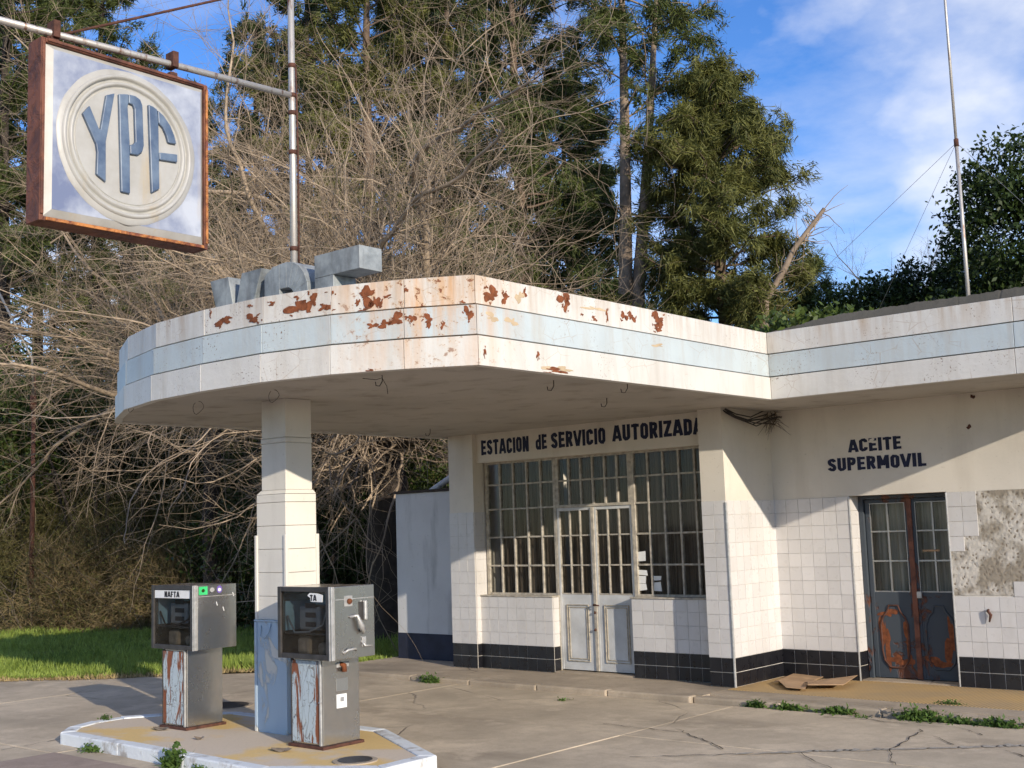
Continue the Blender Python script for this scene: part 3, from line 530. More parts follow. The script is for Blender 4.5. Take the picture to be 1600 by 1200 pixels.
# iron double door on the right wall
YD = 12.55
ir = bpy.data.objects.new('iron_door', None); link(ir, bd, ORG[bd.name]); xa, xb, xm = XD1+.07, XD2-.02, -5.275
bx('door_frame', 'iron_door', bd, XD1+.012, xa-.006, YD-.05, YD+.04, .012, 1.95, .004); bx('door_frame', 'iron_door', bd, xa-.005, XD2-.004, YD-.05, YD+.04, 1.915, 1.955, .004)
for q, (a, b) in enumerate(((xa, xm-.004), (xm+.004, xb))):
    mb = MB(); st = .05; mb.box(a, a+st, YD-.02, YD+.02, .02, 1.91); mb.box(b-st, b, YD-.02, YD+.02, .02, 1.91); mb.box(a+st, b-st, YD-.018, YD+.018, 1.87, 1.91); mb.box(a+st, b-st, YD-.016, YD+.016, .02, .92)
    mb.build('leaf_frame', 'iron_door', ir, False, .004)
    mb = MB(); xs = lin(a+st, b-st, 2); zs = [.925, 1.25, 1.565, 1.87]; bars(mb, xs, zs, YD-.014, YD+.014, .009); mb.build('glazing_bars', 'galvanised', ir)
    for x0, x1 in zip(xs[:-1], xs[1:]):
        for c, d in zip(zs[:-1], zs[1:]): MB().add([(x0, YD, c), (x1, YD, c), (x1, YD, d), (x0, YD, d)], [(0, 1, 2, 3)]).build('pane', 'window_glass', ir)
    cx = (a+b)/2; pts = []
    for (dx, z) in ((-.13, .20), (-.07, .13), (.07, .13), (.13, .20), (.15, .30), (.15, .58), (.12, .66), (.07, .72), (.05, .78), (-.05, .78), (-.07, .72), (-.12, .66), (-.15, .58), (-.15, .30)): pts.append((cx+dx, YD-.019, z))
    MB().tube(pts+[pts[0]], .011, 6, False).build('scroll_moulding', 'dark_rust' if q == 0 else 'iron_door', ir, True)
    for sd_ in range(5 if q == 0 else 2):
        P = blob(cx+(-.11, .05, .13, -.05, .15)[sd_]*(1 if q == 0 else -.9), (.42, .20, .45, .70, .25)[sd_], (.05, .11, .03, .09, .02)[sd_], (.22, .05, .16, .035, .10)[sd_], 26, .5, 40+sd_+q*9)
        MB().add([(x, YD-.0175-sd_*.0005, z) for x, z in P], [tuple(range(26))]).build('rust_patch', 'rust', ir)
bx('meeting_stile', 'frame_rust', ir, xm-.03, xm+.025, YD-.034, YD-.021, .02, 1.91, .003)
bx('letter_flap', 'brown_card', ir, -5.16, -4.98, YD-.022, YD-.016, 1.345, 1.365); bx('latch', 'trim', ir, -5.25, -5.20, YD-.045, YD-.02, .86, .93, .004)
curtain(xa, xb, 12.68, .02, 1.93, 'curtain', 'pale_curtain', 'pale curtain behind the rusty iron door', .025, .12)
# painted lettering
for body, a, b, za, zb in (('ESTACION', -10.42, -9.62, 2.668, 2.862), ('dE', -9.51, -9.33, 2.68, 2.868), ('SERVICIO', -9.265, -8.44, 2.68, 2.872), ('AUTORIZADA', -8.335, -7.10, 2.695, 2.885)):
    paint(body, 'lettering', 'lettering', bd, (0, 11.452, 0), a, b, za, zb)
paint('ACEITE', 'lettering', 'lettering', bd, (0, YA, 0), -5.81, -5.215, 2.425, 2.565); paint('SUPERMOVIL', 'lettering', 'lettering', bd, (0, YA, 0), -6.065, -4.96, 2.23, 2.372)
for u, v, a, b in ((1362, 689, .035, .02), (1352, 694, .012, .03)):
    p_ = at(u, v, 'y', YA); P = blob(p_[0], p_[2], a, b, 14, .4, u); MB().add([(x, YA-.0065, z) for x, z in P], [tuple(range(14))]).build('paint_chip', 'wall_paint', bd)
for u, v in ((1385, 621), (1520, 620), (1514, 667)):
    p_ = at(u, v, 'y', YA); P = blob(p_[0], p_[2], .022, .022, 14, .3, u); MB().slab([(x, YA-.004, z) for x, z in P], (0, -1, 0), .003).build('fixing_hole', 'dark_rust', bd)
# paper notices stuck on the panes
for k, (u0, v0, u1, v1, nm) in enumerate(((997, 861, 1009, 877, 'topmost white paper notice on the right shop window pane'), (998, 891, 1011, 898, 'narrow white paper strip under the topmost window notice'), (999, 900, 1010, 911, 'small white paper scrap in the middle of the window notices'), (999, 912, 1010, 923, 'lowest white paper scrap on the left pane of notices'), (1022, 900, 1034, 907, 'narrow paper strip on the pane right of the other notices'), (1023, 909, 1033, 923, 'white paper notice below the strip on the second pane'))):
    a, b = at(u0, v1, 'y', YW+.004), at(u1, v0, 'y', YW+.004); j = [random.uniform(-.012, .012) for _ in range(4)]
    o = MB().slab([(a[0]+j[0], YW-.003, a[2]), (b[0]+j[1], YW-.003, a[2]+j[2]), (b[0], YW-.003, b[2]), (a[0], YW-.003, b[2]+j[3])], (0, -1, 0), .001).build('paper_notice', 'paper', None, org=(a[0], YW-.003, a[2])); tag(o, nm, 'paper', 'paper notices on the window')

# annex wall at the left of the building
an = empty('annex', (-11.7, 12.5, 0), 'low white annex wall with navy base left of the station', 'wall')
bx('wall', 'annex_paint', an, -12.44, XL1-.004, 11.85, 14.2, 0, 2.26); bx('base_band', 'navy_base', an, -12.445, XL1-.006, 11.845, 14.2, -.1, .345)
bx('cap', 'bark_dark', an, -12.46, XL1-.004, 11.83, 14.25, 2.262, 2.30)
o = MB().tube([dep(656, 780, 17.3), dep(706, 745, 16.9)], .045, 10).build('drain_pipe', 'annex_paint', an, True)

# ------------------------------------------------------------------ canopy
ZB, Z1, Z2, ZT = 2.921, 3.155, 3.388, 3.602
cp = empty('canopy', (-8.5, 8.5, 0), 'bow fronted white canopy with pale blue stripe and rust on one column', 'canopy')
PL = [(-11.0, 11.75), (-11.02, 6.66), (-10.62, 6.42), (-9.86, 6.05), (-9.10, 5.85), (-8.31, 5.80), (-7.57, 5.83), (-6.92, 5.97), (-6.38, 6.21), (-5.925, 6.49), (-5.915, 9.02), (-5.915, 10.82), (-3.49, 10.82), (XR, 10.82), (XR, 12.30)]
PLN = [np.array(p) for p in PL]
sof = [tuple(p) for p in inset(PL[:-1]+[(XR, 12.34), (-7.0, 12.34), (-7.0, 11.75)], .03)]
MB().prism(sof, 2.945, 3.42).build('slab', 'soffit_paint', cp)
def nrm2(a, b): d = unit(b-a); return np.array([d[1], -d[0]])
segs = [(PLN[i], PLN[i+1]) for i in range(len(PLN)-1)]
norms = [nrm2(a, b) for a, b in segs]
for i, (a, b) in enumerate(segs):
    n_ = norms[i]
    def off(p, k, other):   # mitre
        if other is None: return p+n_*k
        mm = unit(n_+other); return p+mm*k/max(.4, mm@n_)
    pv = norms[i-1] if i > 0 else None; nx_ = norms[i+1] if i+1 < len(norms) else None
    d = unit(b-a)*.0022
    for z0, z1, mat, k in ((ZB, Z1-.013, 'fascia_white', .044), (Z1, Z2-.013, 'fascia_blue', .026), (Z2, ZT, 'fascia_white', .008)):
        kk = k+random.uniform(-.002, .002)
        o_, p_ = off(a, kk, pv)+d, off(b, kk, nx_)-d; q_, r_ = off(b, -.028, nx_)-d, off(a, -.028, pv)+d
        MB().prism([tuple(o_), tuple(p_), tuple(q_), tuple(r_)], z0, z1).build('fascia_panel', mat, cp, False, .003)
# flaked paint and rust: thin scabs lying on the panels
def onfascia(u, v, k):
    d = sight(u, v); best = None
    for (a, b), n_ in zip(segs, norms):
        den = d[0]*n_[0]+d[1]*n_[1]
        if den >= 0: continue
        t = ((a+n_*k)@n_)/den; P = _O+d*t; s_ = (P[:2]-a)@unit(b-a)
        if -.01 <= s_ <= np.linalg.norm(b-a)+.01: best = P if best is None or t < best[1] else best[0]; best = (best, t) if not isinstance(best, tuple) else best
    return best[0] if best else None
def scab(u, v, ru, rv, seed, mat='rust', rough=.45, lift=.0035):
    k0 = {True: .008, False: .018}
    for k in (.008, .026, .044):
        P = onfascia(u, v, k)
        if P is None: return
        kk = .008 if P[2] > Z2-.01 else .026 if P[2] > Z1-.01 else .044
        if abs(kk-k) < 1e-6: break
    i = min(range(len(segs)), key=lambda j: abs((P[:2]-segs[j][0]-norms[j]*kk)@norms[j])+(0 if -.02 < (P[:2]-segs[j][0])@unit(segs[j][1]-segs[j][0]) < np.linalg.norm(segs[j][1]-segs[j][0])+.02 else 9))
    a, b = segs[i]; n_ = norms[i]; d = unit(b-a); Ln = np.linalg.norm(b-a); zlo, zhi = (Z2, ZT) if kk == .008 else (Z1, Z2-.015) if kk == .026 else (ZB, Z1-.015)
    ppm = CF/((P-_O)@_F); fs = abs(np.array([d[0], d[1], 0])@_R); pts = []
    for x, z in blob((P[:2]-a)@d, P[2], ru/ppm/max(.3, fs), rv/ppm, 40 if ru > 3 else 14, rough, seed):
        x = min(max(x, .004), Ln-.004); z = min(max(z, zlo+.003), zhi-.003); q = a+d*x+n_*(kk+lift); pts.append((q[0], q[1], z))
    MB().slab(pts, (n_[0], n_[1], 0), .002).build('rust_scab', mat, cp)
ZZ = []
def z2(x, y, w_, h_): ZZ.append((150+x/2.54, 360+y/2.54, w_/5.1, h_/5.1))
def z3(x, y, w_, h_): ZZ.append((700+x/2.963, 420+y/2.963, w_/5.9, h_/5.9))
for a in ((505, 360, 55, 40), (622, 350, 62, 30), (800, 305, 75, 60), (858, 282, 45, 60), (935, 300, 60, 24), (905, 304, 40, 18), (1075, 262, 70, 70), (1110, 285, 40, 50), (1058, 318, 30, 14), (1230, 236, 14, 26), (932, 250, 32, 16), (700, 290, 30, 14), (612, 298, 20, 10), (1155, 262, 26, 12), (1100, 378, 34, 24), (1145, 372, 50, 26), (1192, 352, 66, 40), (1256, 350, 22, 40), (1320, 356, 38, 42), (1376, 377, 18, 24), (1480, 328, 38, 44), (1088, 556, 26, 10), (1455, 330-46, 20, 10), (455, 330, 10, 26)): z2(*a)
for a in ((200, 118, 60, 66), (262, 136, 28, 48), (355, 112, 16, 34), (535, 135, 60, 50), (548, 165, 30, 50), (735, 212, 12, 46), (677, 232, 22, 20), (620, 212, 10, 14), (815, 220, 32, 34), (848, 222, 34, 40), (972, 235, 50, 60), (968, 272, 40, 34), (500, 470, 90, 20), (415, 398, 12, 34), (170, 385, 10, 40)): z3(*a)
for k, (u, v, ru, rv) in enumerate(ZZ):
    scab(u, v, ru*.92, rv*.92, 100+k, rough=.55)
    for q in range(3):
        a_ = random.uniform(0, 6.28); f_ = random.uniform(.12, .30); scab(u+ru*1.25*math.cos(a_), v+rv*1.3*math.sin(a_), ru*f_, rv*f_, 900+k*5+q, rough=.6, lift=.003)
plain('ochre_bare', (.52, .40, .26), .8)
for k, (x, y, w_, h_) in enumerate(((205, 225, 50, 30), (295, 245, 40, 34), (970, 355, 50, 14), (330, 130, 34, 44), (680, 185, 80, 16), (505, 462, 100, 22))): scab(700+x/2.963, 420+y/2.963, w_/5.9, h_/5.9, 300+k, 'ochre_bare', .6, .0028)
# hooks and loops of wire under the soffit
def wire(pts, r=.006, name='soffit_wire', par=cp, mat='wire'): return MB().tube(pts, r, 5).build(name, mat, par, True)
for u, v, s in ((310, 633, .06), (428, 615, .055), (205, 640, .03)):
    c = at(u, v-6, 'z', 2.945); wire([c+np.array([s*.8*math.sin(t)*_R[0], s*.8*math.sin(t)*_R[1], -s*.9*(1-math.cos(t*.97))*(1+.15*math.sin(2*t))]) for t in np.linspace(0, 5.7, 14)], .0022)
for u, v in ((948, 628), (597, 592), (980, 604), (865, 600), (672, 676)):
    c = at(u, v-6, 'z', 2.945); wire([c, c+np.array([0, 0, -.05]), c+np.array([-.02, -.01, -.085]), c+np.array([-.05, -.02, -.08]), c+np.array([-.055, -.02, -.05])], .004)
c = at(597, 588, 'z', 2.945); wire([c+np.array([-.16, -.06, -.004]), c+np.array([-.07, 0, -.02]), c+np.array([0, 0, -.012]), c+np.array([.02, .03, -.08]), c+np.array([.03, .03, -.14])], .0025)
# the column
X0, X1, Y0, Y1 = -8.834, -8.495, 6.765, 7.06
col = bpy.data.objects.new('column', None); link(col, cp, ORG[cp.name])
def cbox(name, mat, e, z0, z1, bv=.006): bx(name, mat, col, X0-e, X1+e, Y0-e, Y1+e, z0, z1, bv)
cbox('upper_shaft', 'column_paint', 0, 2.60, 2.946); cbox('collar', 'column_paint', .006, 2.555, 2.598); cbox('upper_shaft', 'column_paint', .002, 2.135, 2.553)
MB().add([(X0-.04, Y0-.03, 2.10), (X1+.03, Y0-.03, 2.10), (X1+.03, Y1+.02, 2.10), (X0-.04, Y1+.02, 2.10), (X0-.006, Y0-.006, 2.134), (X1+.006, Y0-.006, 2.134), (X1+.006, Y1+.006, 2.134), (X0-.006, Y1+.006, 2.134)], [(4, 5, 6, 7), (0, 1, 5, 4), (1, 2, 6, 5), (2, 3, 7, 6), (3, 0, 4, 7), (3, 2, 1, 0)]).build('shoulder', 'column_paint', col)
zz = [1.0]
while zz[-1] < 2.09: zz.append(min(2.098, zz[-1]+.205))
for a, b in zip(zz[:-1], zz[1:]): bx('lining_course', 'column_paint', col, X0-.04, X1+.03, Y0-.03, Y1+.02, a+.0015, b-.0015, .004)
for x, y in ((X1+.03, Y0-.03), (X0-.04, Y0-.03), (X1+.03, Y1+.02)): bx('corner_strip', 'column_paint', col, x-.022, x+.012, y-.012, y+.022, 1.0, 1.74, .005)
bx('lower_casing', 'column_blue', col, X0-.052, X1+.042, Y0-.042, Y1+.032, .03, .985, .006); bx('casing_cap', 'column_blue', col, X0-.064, X1+.05, Y0-.054, Y1+.04, .985, 1.0, .004)
for x in (X0-.05, X1+.03): bx('corner_strip', 'column_blue', col, x-.012, x+.022, Y0-.052, Y0-.02, .035, .98, .004)
wire([(X0+.03, Y0-.045, .95), (X0+.05, Y0-.07, .86), (X0+.12, Y0-.075, .84), (X0+.16, Y0-.06, .90), (X0+.17, Y0-.045, .97)], .006, 'loose_wire', col, 'column_blue')

# cables at the inner corner of the canopy
cb = empty('cable_tangle', (-6.3, 11.3, 2.9), 'tangle of loose dark cables and twigs under the canopy corner by the pier', 'cables')
for k in range(7):
    a = at(1132+random.uniform(-4, 8), 640+random.uniform(-3, 5), 'y', 11.25); b = at(1212+random.uniform(-14, 14), 645+random.uniform(-8, 18), 'y', 12.2); mdl = (a+b)/2+np.array([random.gauss(0, .05), 0, -.05-random.uniform(0, .10)])
    MB().tube([a, a*.6+mdl*.4+np.array([0, 0, -.02]), mdl, b*.6+mdl*.4, b], .007, 5).build('cable', 'wire', cb, True)
mb = MB(); c = at(1207, 652, 'y', 12.22)
for k in range(46):
    d = unit(np.array([random.gauss(0, 1), random.gauss(-.2, .4), random.gauss(-.3, .8)])); l = random.uniform(.08, .24); s = c+np.array([random.gauss(0, .05), -.02, random.gauss(0, .04)]); mb.tube([s, s+d*l*.5+np.array([0, 0, -.01]), s+d*l+np.array([0, 0, -.05])], [.004, .003, .0015], 3)
mb.build('nest', 'twig_dark', cb)

# ------------------------------------------------------------------ letters on the canopy
def rooflet(name, polys, label, holes=()):
    """letter standing on the canopy roof: front outline in x,z, depth backwards; sides in darker zinc"""
    o = empty(name, (polys[0][0][0], 6.8, 3.42), label, 'letter', 'letters on the canopy roof'); 
    for P in polys:
        n = len(P); MB().add([(x, 6.80, z) for x, z in P]+[(x, 7.06, z) for x, z in P], [tuple(range(n)), tuple(range(n, 2*n))[::-1]]+[((i+1) % n, i, n+i, n+(i+1) % n) for i in range(n)]).build('stroke', 'zinc', o, False, .004)
    return o
rooflet('roof_letter', [[(-9.66, 4.19), (-9.53, 3.80), (-9.40, 3.62), (-9.18, 3.62), (-9.27, 3.80), (-9.37, 4.19)], [(-9.16, 4.19), (-9.26, 3.86), (-9.18, 3.625), (-9.06, 3.70), (-8.86, 4.19)], [(-9.40, 3.42), (-9.18, 3.42), (-9.18, 3.615), (-9.40, 3.615)]], 'grey metal letter Y, leftmost on the canopy roof')
hp = [(-8.30-.30*math.sin(t)*0-.26+.27*math.cos(t), 3.92+.26*math.sin(t)) for t in np.linspace(-math.pi/2, math.pi/2, 12)]
Pp = [(-8.82, 3.42), (-8.62, 3.42), (-8.62, 3.66)]+[(-8.48+.29*math.cos(t), 3.92+.26*math.sin(t)) for t in np.linspace(-math.pi/2, math.pi/2, 14)]+[(-8.82, 4.18)]
hole_ = [(-8.62, 3.80), (-8.62, 4.03), (-8.50, 4.03), (-8.42, 3.98), (-8.40, 3.92), (-8.42, 3.85), (-8.50, 3.80)]
# P as strokes round its eye
rooflet('roof_letter', [[(-8.82, 3.42), (-8.60, 3.42), (-8.60, 4.178), (-8.70, 4.17), (-8.82, 4.10)]] + [[(-8.50+.10*math.cos(a), 3.86+.09*math.sin(a)), (-8.50+.30*math.cos(a), 3.86+.325*math.sin(a)), (-8.50+.30*math.cos(b), 3.86+.325*math.sin(b)), (-8.50+.10*math.cos(b), 3.86+.09*math.sin(b))] for a, b in zip(np.linspace(-math.pi/2, math.pi/2, 11)[:-1], np.linspace(-math.pi/2, math.pi/2, 11)[1:])] + [[(-8.60, 3.95), (-8.50, 3.95), (-8.50, 4.185), (-8.60, 4.18)], [(-8.60, 3.535), (-8.50, 3.535), (-8.50, 3.77), (-8.60, 3.77)]], 'grey metal letter P with round bowl, middle letter on the canopy roof')
rooflet('roof_letter', [[(-8.11, 3.42), (-7.86, 3.42), (-7.86, 3.965), (-8.11, 3.965)], [(-8.11, 3.967), (-7.52, 3.967), (-7.52, 4.17), (-8.11, 4.17)], [(-7.858, 3.62), (-7.62, 3.62), (-7.62, 3.80), (-7.858, 3.80)]], 'grey metal letter F with long top arm, rightmost on the canopy roof')

# ------------------------------------------------------------------ pole and hanging sign
XS = -8.635
po = empty('sign_pole', (XS, 7.0, 3.42), 'tall galvanised pole with a horizontal arm on the canopy roof', 'pole')
MB().tube([(XS, 7.0, 3.40), (XS, 7.0, 5.2), (XS, 6.99, 7.9)], [.034, .032, .030], 12).build('mast', 'pole_metal', po, True)
MB().tube([(XS, 6.98, 5.83), (XS, 5.5, 5.765), (XS, 3.2, 5.66)], .029, 12).build('arm', 'pole_metal', po, True)
for z in (4.36, 5.28, 5.66, 5.83, 6.12): MB().tube([(XS, 7.0, z-.02), (XS, 7.0, z+.02)], .040, 12).build('collar', 'dark_rust', po, True)
MB().tube([(XS+.045, 7.02, 4.0), (XS+.05, 7.02, 5.3), (XS+.045, 7.01, 6.1)], .009, 6).build('conduit', 'dark_rust', po, True)
a = at(115, 50, 'x', XS); b = at(340, 0, 'x', XS); d = b-a; MB().tube([a-d*.16, a+d*2.1*.55, (XS, 7.0, (a+d*((7.0-a[1])/d[1]))[2])], .012, 6).build('stay_rod', 'dark_rust', po, True)
SY0, SY1, SZ0, SZ1, SX = 4.49, 6.02, 4.19, 5.655, -8.58
sg = empty('hanging_sign', (XS, 5.2, 4.2), 'square rusty framed hanging sign with raised blue YPF letters in white rings', 'sign')
th = .21; fw = .036
for a in ((SX-th, SX, SY0, SY0+fw, SZ0, SZ1), (SX-th, SX, SY1-fw, SY1, SZ0, SZ1), (SX-th, SX, SY0+fw+.001, SY1-fw-.001, SZ0, SZ0+fw), (SX-th, SX, SY0+fw+.001, SY1-fw-.001, SZ1-fw, SZ1)):
    bx('frame_rail', 'frame_rust', sg, *a, .006)
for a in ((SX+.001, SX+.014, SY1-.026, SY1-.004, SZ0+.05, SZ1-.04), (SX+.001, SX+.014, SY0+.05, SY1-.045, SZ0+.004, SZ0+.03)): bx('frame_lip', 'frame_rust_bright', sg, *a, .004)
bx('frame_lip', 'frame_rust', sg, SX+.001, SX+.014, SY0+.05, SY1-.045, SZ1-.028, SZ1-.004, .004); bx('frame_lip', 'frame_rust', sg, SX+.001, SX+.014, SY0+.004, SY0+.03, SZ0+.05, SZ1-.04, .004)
bx('back_panel', 'sign_white', sg, SX-th+.01, SX-.03, SY0+fw+.002, SY1-fw-.002, SZ0+fw+.002, SZ1-fw-.002)
iy0, iy1, iz0, iz1 = SY0+fw+.004, SY1-fw-.004, SZ0+fw+.004, SZ1-fw-.004
e = .06; MB().add([(SX-.028, iy0, iz0), (SX-.028, iy1, iz0), (SX-.028, iy1, iz1), (SX-.028, iy0, iz1), (SX+.004, iy0+e, iz0+e), (SX+.004, iy1-e*.6, iz0+e), (SX+.004, iy1-e*.6, iz1-e*.7), (SX+.004, iy0+e, iz1-e*.7)], [(0, 1, 5, 4), (1, 2, 6, 5), (2, 3, 7, 6), (3, 0, 4, 7)]).build('bevelled_edge', 'sign_white', sg)
MB().add([(SX+.0045, iy0+e-.001, iz0+e-.001), (SX+.0045, iy1-e*.6, iz0+e-.001), (SX+.0045, iy1-e*.6, iz1-e*.7), (SX+.0045, iy0+e-.001, iz1-e*.7)], [(0, 1, 2, 3)]).build('face', 'sign_blue', sg)
cy, cz_ = 5.245, 4.925
N_ = 128
def rings(name, prof, mat, ragged=False):
    mb = MB()
    for r, h in prof:
        r = r*.945
        for i in range(N_):
            t = 2*math.pi*i/N_; rr = r+((.004*math.sin(3*t+1)+.002*math.sin(7*t)+.0015*math.sin(17*t)+.012*max(0, -math.sin(t))**6*(.6+.4*math.sin(19*t))) if ragged and r > .60 else 0); mb.v.append((SX+.0045+h, cy+rr*math.cos(t)*.99, cz_+rr*math.sin(t)))
    for k in range(len(prof)-1):
        for i in range(N_): a = k*N_+i; b = k*N_+(i+1) % N_; mb.f.append((a, b, b+N_, a+N_))
    mb.build(name, mat, sg, True)
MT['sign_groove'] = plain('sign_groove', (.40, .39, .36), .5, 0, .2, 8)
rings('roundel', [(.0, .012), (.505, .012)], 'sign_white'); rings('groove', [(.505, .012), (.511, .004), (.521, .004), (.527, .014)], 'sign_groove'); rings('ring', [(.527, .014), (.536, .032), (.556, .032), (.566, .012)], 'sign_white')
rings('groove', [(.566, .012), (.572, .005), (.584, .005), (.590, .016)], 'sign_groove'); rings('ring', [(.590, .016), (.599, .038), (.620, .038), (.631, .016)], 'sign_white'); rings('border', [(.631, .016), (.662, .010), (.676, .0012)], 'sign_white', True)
SS = 3.158
def sp(x, y): p_ = at(x/SS, 20+y/SS, 'x', SX+.015); return (p_[1], p_[2])
def sign_letter(P, name='letter'):
    Q = [sp(*p_) for p_ in P]; n = len(Q); x0, x1 = SX+.010, SX+.044
    MB().add([(x1, y, z) for y, z in Q]+[(x0, y, z) for y, z in Q], [tuple(range(n)), tuple(range(n, 2*n))[::-1]]+[((i+1) % n, i, n+i, n+(i+1) % n) for i in range(n)]).build(name, 'sign_letter', sg, False, .008)
sign_letter([(400, 500), (434, 462), (482, 580), (488, 578), (516, 410), (558, 401), (520, 610), (514, 640), (514, 838), (468, 800), (472, 690), (466, 650)])
sign_letter([(578, 404), (626, 406), (626, 450), (622, 470), (632, 640), (634, 896), (590, 886)])
sign_letter([(627, 406), (660, 414), (684, 432), (695, 462), (702, 660), (694, 690), (672, 706), (634, 700), (633, 655), (650, 652), (660, 640), (655, 478), (648, 458), (627, 450)])
sign_letter([(724, 456), (748, 466), (768, 482), (774, 560), (779, 872), (740, 892)])
sign_letter([(770, 484), (800, 512), (832, 560), (852, 610), (862, 652), (822, 645), (812, 608), (796, 572), (774, 548)])
sign_letter([(777, 692), (867, 702), (867, 742), (778, 728)])
for y in (4.62, 5.70): MB().box(XS-.03, XS+.03, y-.035, y+.035, SZ1-.002, 5.70).box(XS-.06, XS+.06, y-.028, y+.028, 5.66+(y-4.16)*.05, 5.80+(y-4.16)*.05).build('hanger', 'dark_rust', sg, False, .006)

# ------------------------------------------------------------------ fuel pumps
def pump(x0, x1, y0, y1, bx0, bx1, by0, by1, label, torn):
    o = empty('fuel_pump', ((bx0+bx1)/2, (by0+by1)/2, .036), label, 'fuel pump', 'old fuel pumps on the island')
    z0, z1 = .742, 1.312; B = lambda n, m_, *a, bv=.004: bx(n, m_, o, *a, bv)
    B('plinth', 'dark_rust', bx0-.02, bx1+.03, by0-.02, by1+.02, .034, .058)
    B('cabinet', 'steel', bx0, bx1, by0+.012, by1, .058, z0-.006)
    B('cabinet_door', 'pump_paint' if torn else 'pump_paint_worn', bx0+.012, bx1-.045, by0, by0+.011, .075, z0-.02, bv=.003)
    B('door_trim', 'trim', bx1-.030, bx1-.008, by0-.008, by0+.011, .06, z0-.01); B('door_trim', 'steel_dark', bx0-.004, bx0+.010, by0-.002, by0+.012, .06, z0-.01); B('neck', 'steel_dark', bx0+.01, bx1-.01, by0+.02, by1-.02, z0-.0055, z0+.001)
    # head: open-fronted sheet-metal case
    t = .012; yb = y0+.03
    hd = bpy.data.objects.new('head', None); link(hd, o, ORG[o.name]); H = lambda n, m_, *a, bv=.003: bx(n, m_, hd, *a, bv)
    H('side_panel', 'steel', x1-t, x1, yb, y1, z0, z1); H('side_panel', 'steel', x0, x0+t, yb, y1, z0, z1); H('top_panel', 'steel', x0+t, x1-t, yb, y1, z1-t, z1-.001); H('floor_panel', 'steel_dark', x0+t, x1-t, yb, y1, z0+.001, z0+t); H('back_panel', 'steel', x0+t, x1-t, y1-t, y1-.001, z0+t, z1-t)
    H('seam', 'trim', x1, x1+.004, yb+.012, y1-.004, z1-.105, z1-.098, bv=.001)
    f = .038
    H('front_frame', 'steel_dark', x0-.002, x0+f, y0, yb-.001, z0-.004, z1+.002); H('front_frame', 'steel_dark', x1-f-.035, x1-.036, y0, yb-.001, z0-.004, z1+.002); H('front_frame', 'steel_dark', x0+f+.001, x1-f-.036, y0+.001, yb-.001, z1-f, z1+.001); H('front_frame', 'steel_dark', x0+f+.001, x1-f-.036, y0+.001, yb-.001, z0-.003, z0+f)
    H('edge_trim', 'trim', x1-.034, x1-.020, y0-.006, yb-.001, z0-.006, z1+.002); H('edge_trim', 'trim', x1-.016, x1+.002, y0-.002, yb-.001, z0-.004, z1+.002)
    MB().add([(x0+f-.004, y0+.016, z0+f-.004), (x1-f-.03, y0+.016, z0+f-.004), (x1-f-.03, y0+.016, z1-f+.004), (x0+f-.004, y0+.016, z1-f+.004)], [(0, 1, 2, 3)]).build('glass', 'pump_glass', hd)
    # inside
    H('liner', 'inner_blue', x0+t+.002, x0+t+.02, yb+.03, y1-.05, z0+.21, z1-.12); H('liner', 'inner_blue', x0+.03, x1-.05, y1-.12, y1-.10, z0+.21, z1-.05)
    H('counter', 'dial_grey', x0+.15, x1-.26, yb+.07, y1-.14, z0+.215, z1-.16, bv=.02)
    for k in range(3): H('counter_window', 'ink', x0+.24, x1-.31, yb+.064, yb+.069, z0+.245+k*.075, z0+.285+k*.075, bv=.002)
    H('shelf', 'steel_dark', x0+.02, x1-.03, yb+.03, y1-.03, z0+.185, z0+.20); H('motor', 'inner_dirt', x0+.14, x0+.30, yb+.05, y1-.12, z0+.02, z0+.16, bv=.03); H('valve', 'inner_dirt', x0+.36, x0+.48, yb+.08, y1-.14, z0+.02, z0+.12, bv=.03); H('bulb_tube', 'paper', x0+.10, x1-.12, y1-.16, y1-.13, z1-.075, z1-.055, bv=.008)
    MB().tube([(x0+.05, yb+.03, z0+.33), (x0+.16, yb+.02, z0+.20), (x0+.34, yb+.02, z0+.21), (x1-.16, yb+.02, z0+.27), (x1-.10, yb+.03, z1-.12)], .009, 6).build('hose', 'rubber' if not torn else 'dial_grey', hd, True)
    yl = y0+.010
    if not torn:
        H('label_plate', 'paper', x0+f+.002, x1-f-.052, yl, yl+.004, z1-.115, z1-f-.004, bv=.001); paint('NAFTA', 'lettering', 'ink', hd, (0, yl, 0), x0+.20, x1-.25, z1-.106, z1-.052, 0)
        for k, (m_, a, b) in enumerate((('sticker_green', .012, .105), ('sticker_grey', .13, .18), ('sticker_purple', .205, .262))):
            P = [(x1+.001, yb+a, z1-.085), (x1+.001, yb+b, z1-.085), (x1+.001, yb+b, z1-.012), (x1+.001, yb+a, z1-.012)] if k == 0 else [(x1+.001, yb+(a+b)/2+(b-a)/2*math.cos(q), z1-.045+.034*(1 if k == 2 else .6)*math.sin(q)) for q in np.linspace(0, 6.0, 16)]
            MB().add(P, [tuple(range(len(P)))]).build('sticker', m_, hd)
            if k != 1:
                c_ = (a+b)/2; P = [(x1+.002, yb+c_+.018*math.cos(q), z1-.048+.016*math.sin(q)) for q in np.linspace(0, 6.0, 10)]; MB().add(P, [tuple(range(10))]).build('sticker_print', 'leaf_dark' if k == 0 else 'paper', hd)
        for u_, v_ in ((.30, .36), (.42, .14), (.22, .27)): MB().tube([(x1+.001, yb+u_*.9, z0+.57*(1-v_)), (x1+.001, yb+u_*.9+.012, z0+.57*(1-v_)-.035)], .004, 5).build('scratch', 'paper', hd)
    else:
        P = [(x0+.37, z1-.068), (x0+.40, z1-.046), (x0+.50, z1-.050), (x0+.56, z1-.062), (x0+.555, z1-.118), (x0+.41, z1-.116), (x0+.405, z1-.085)]
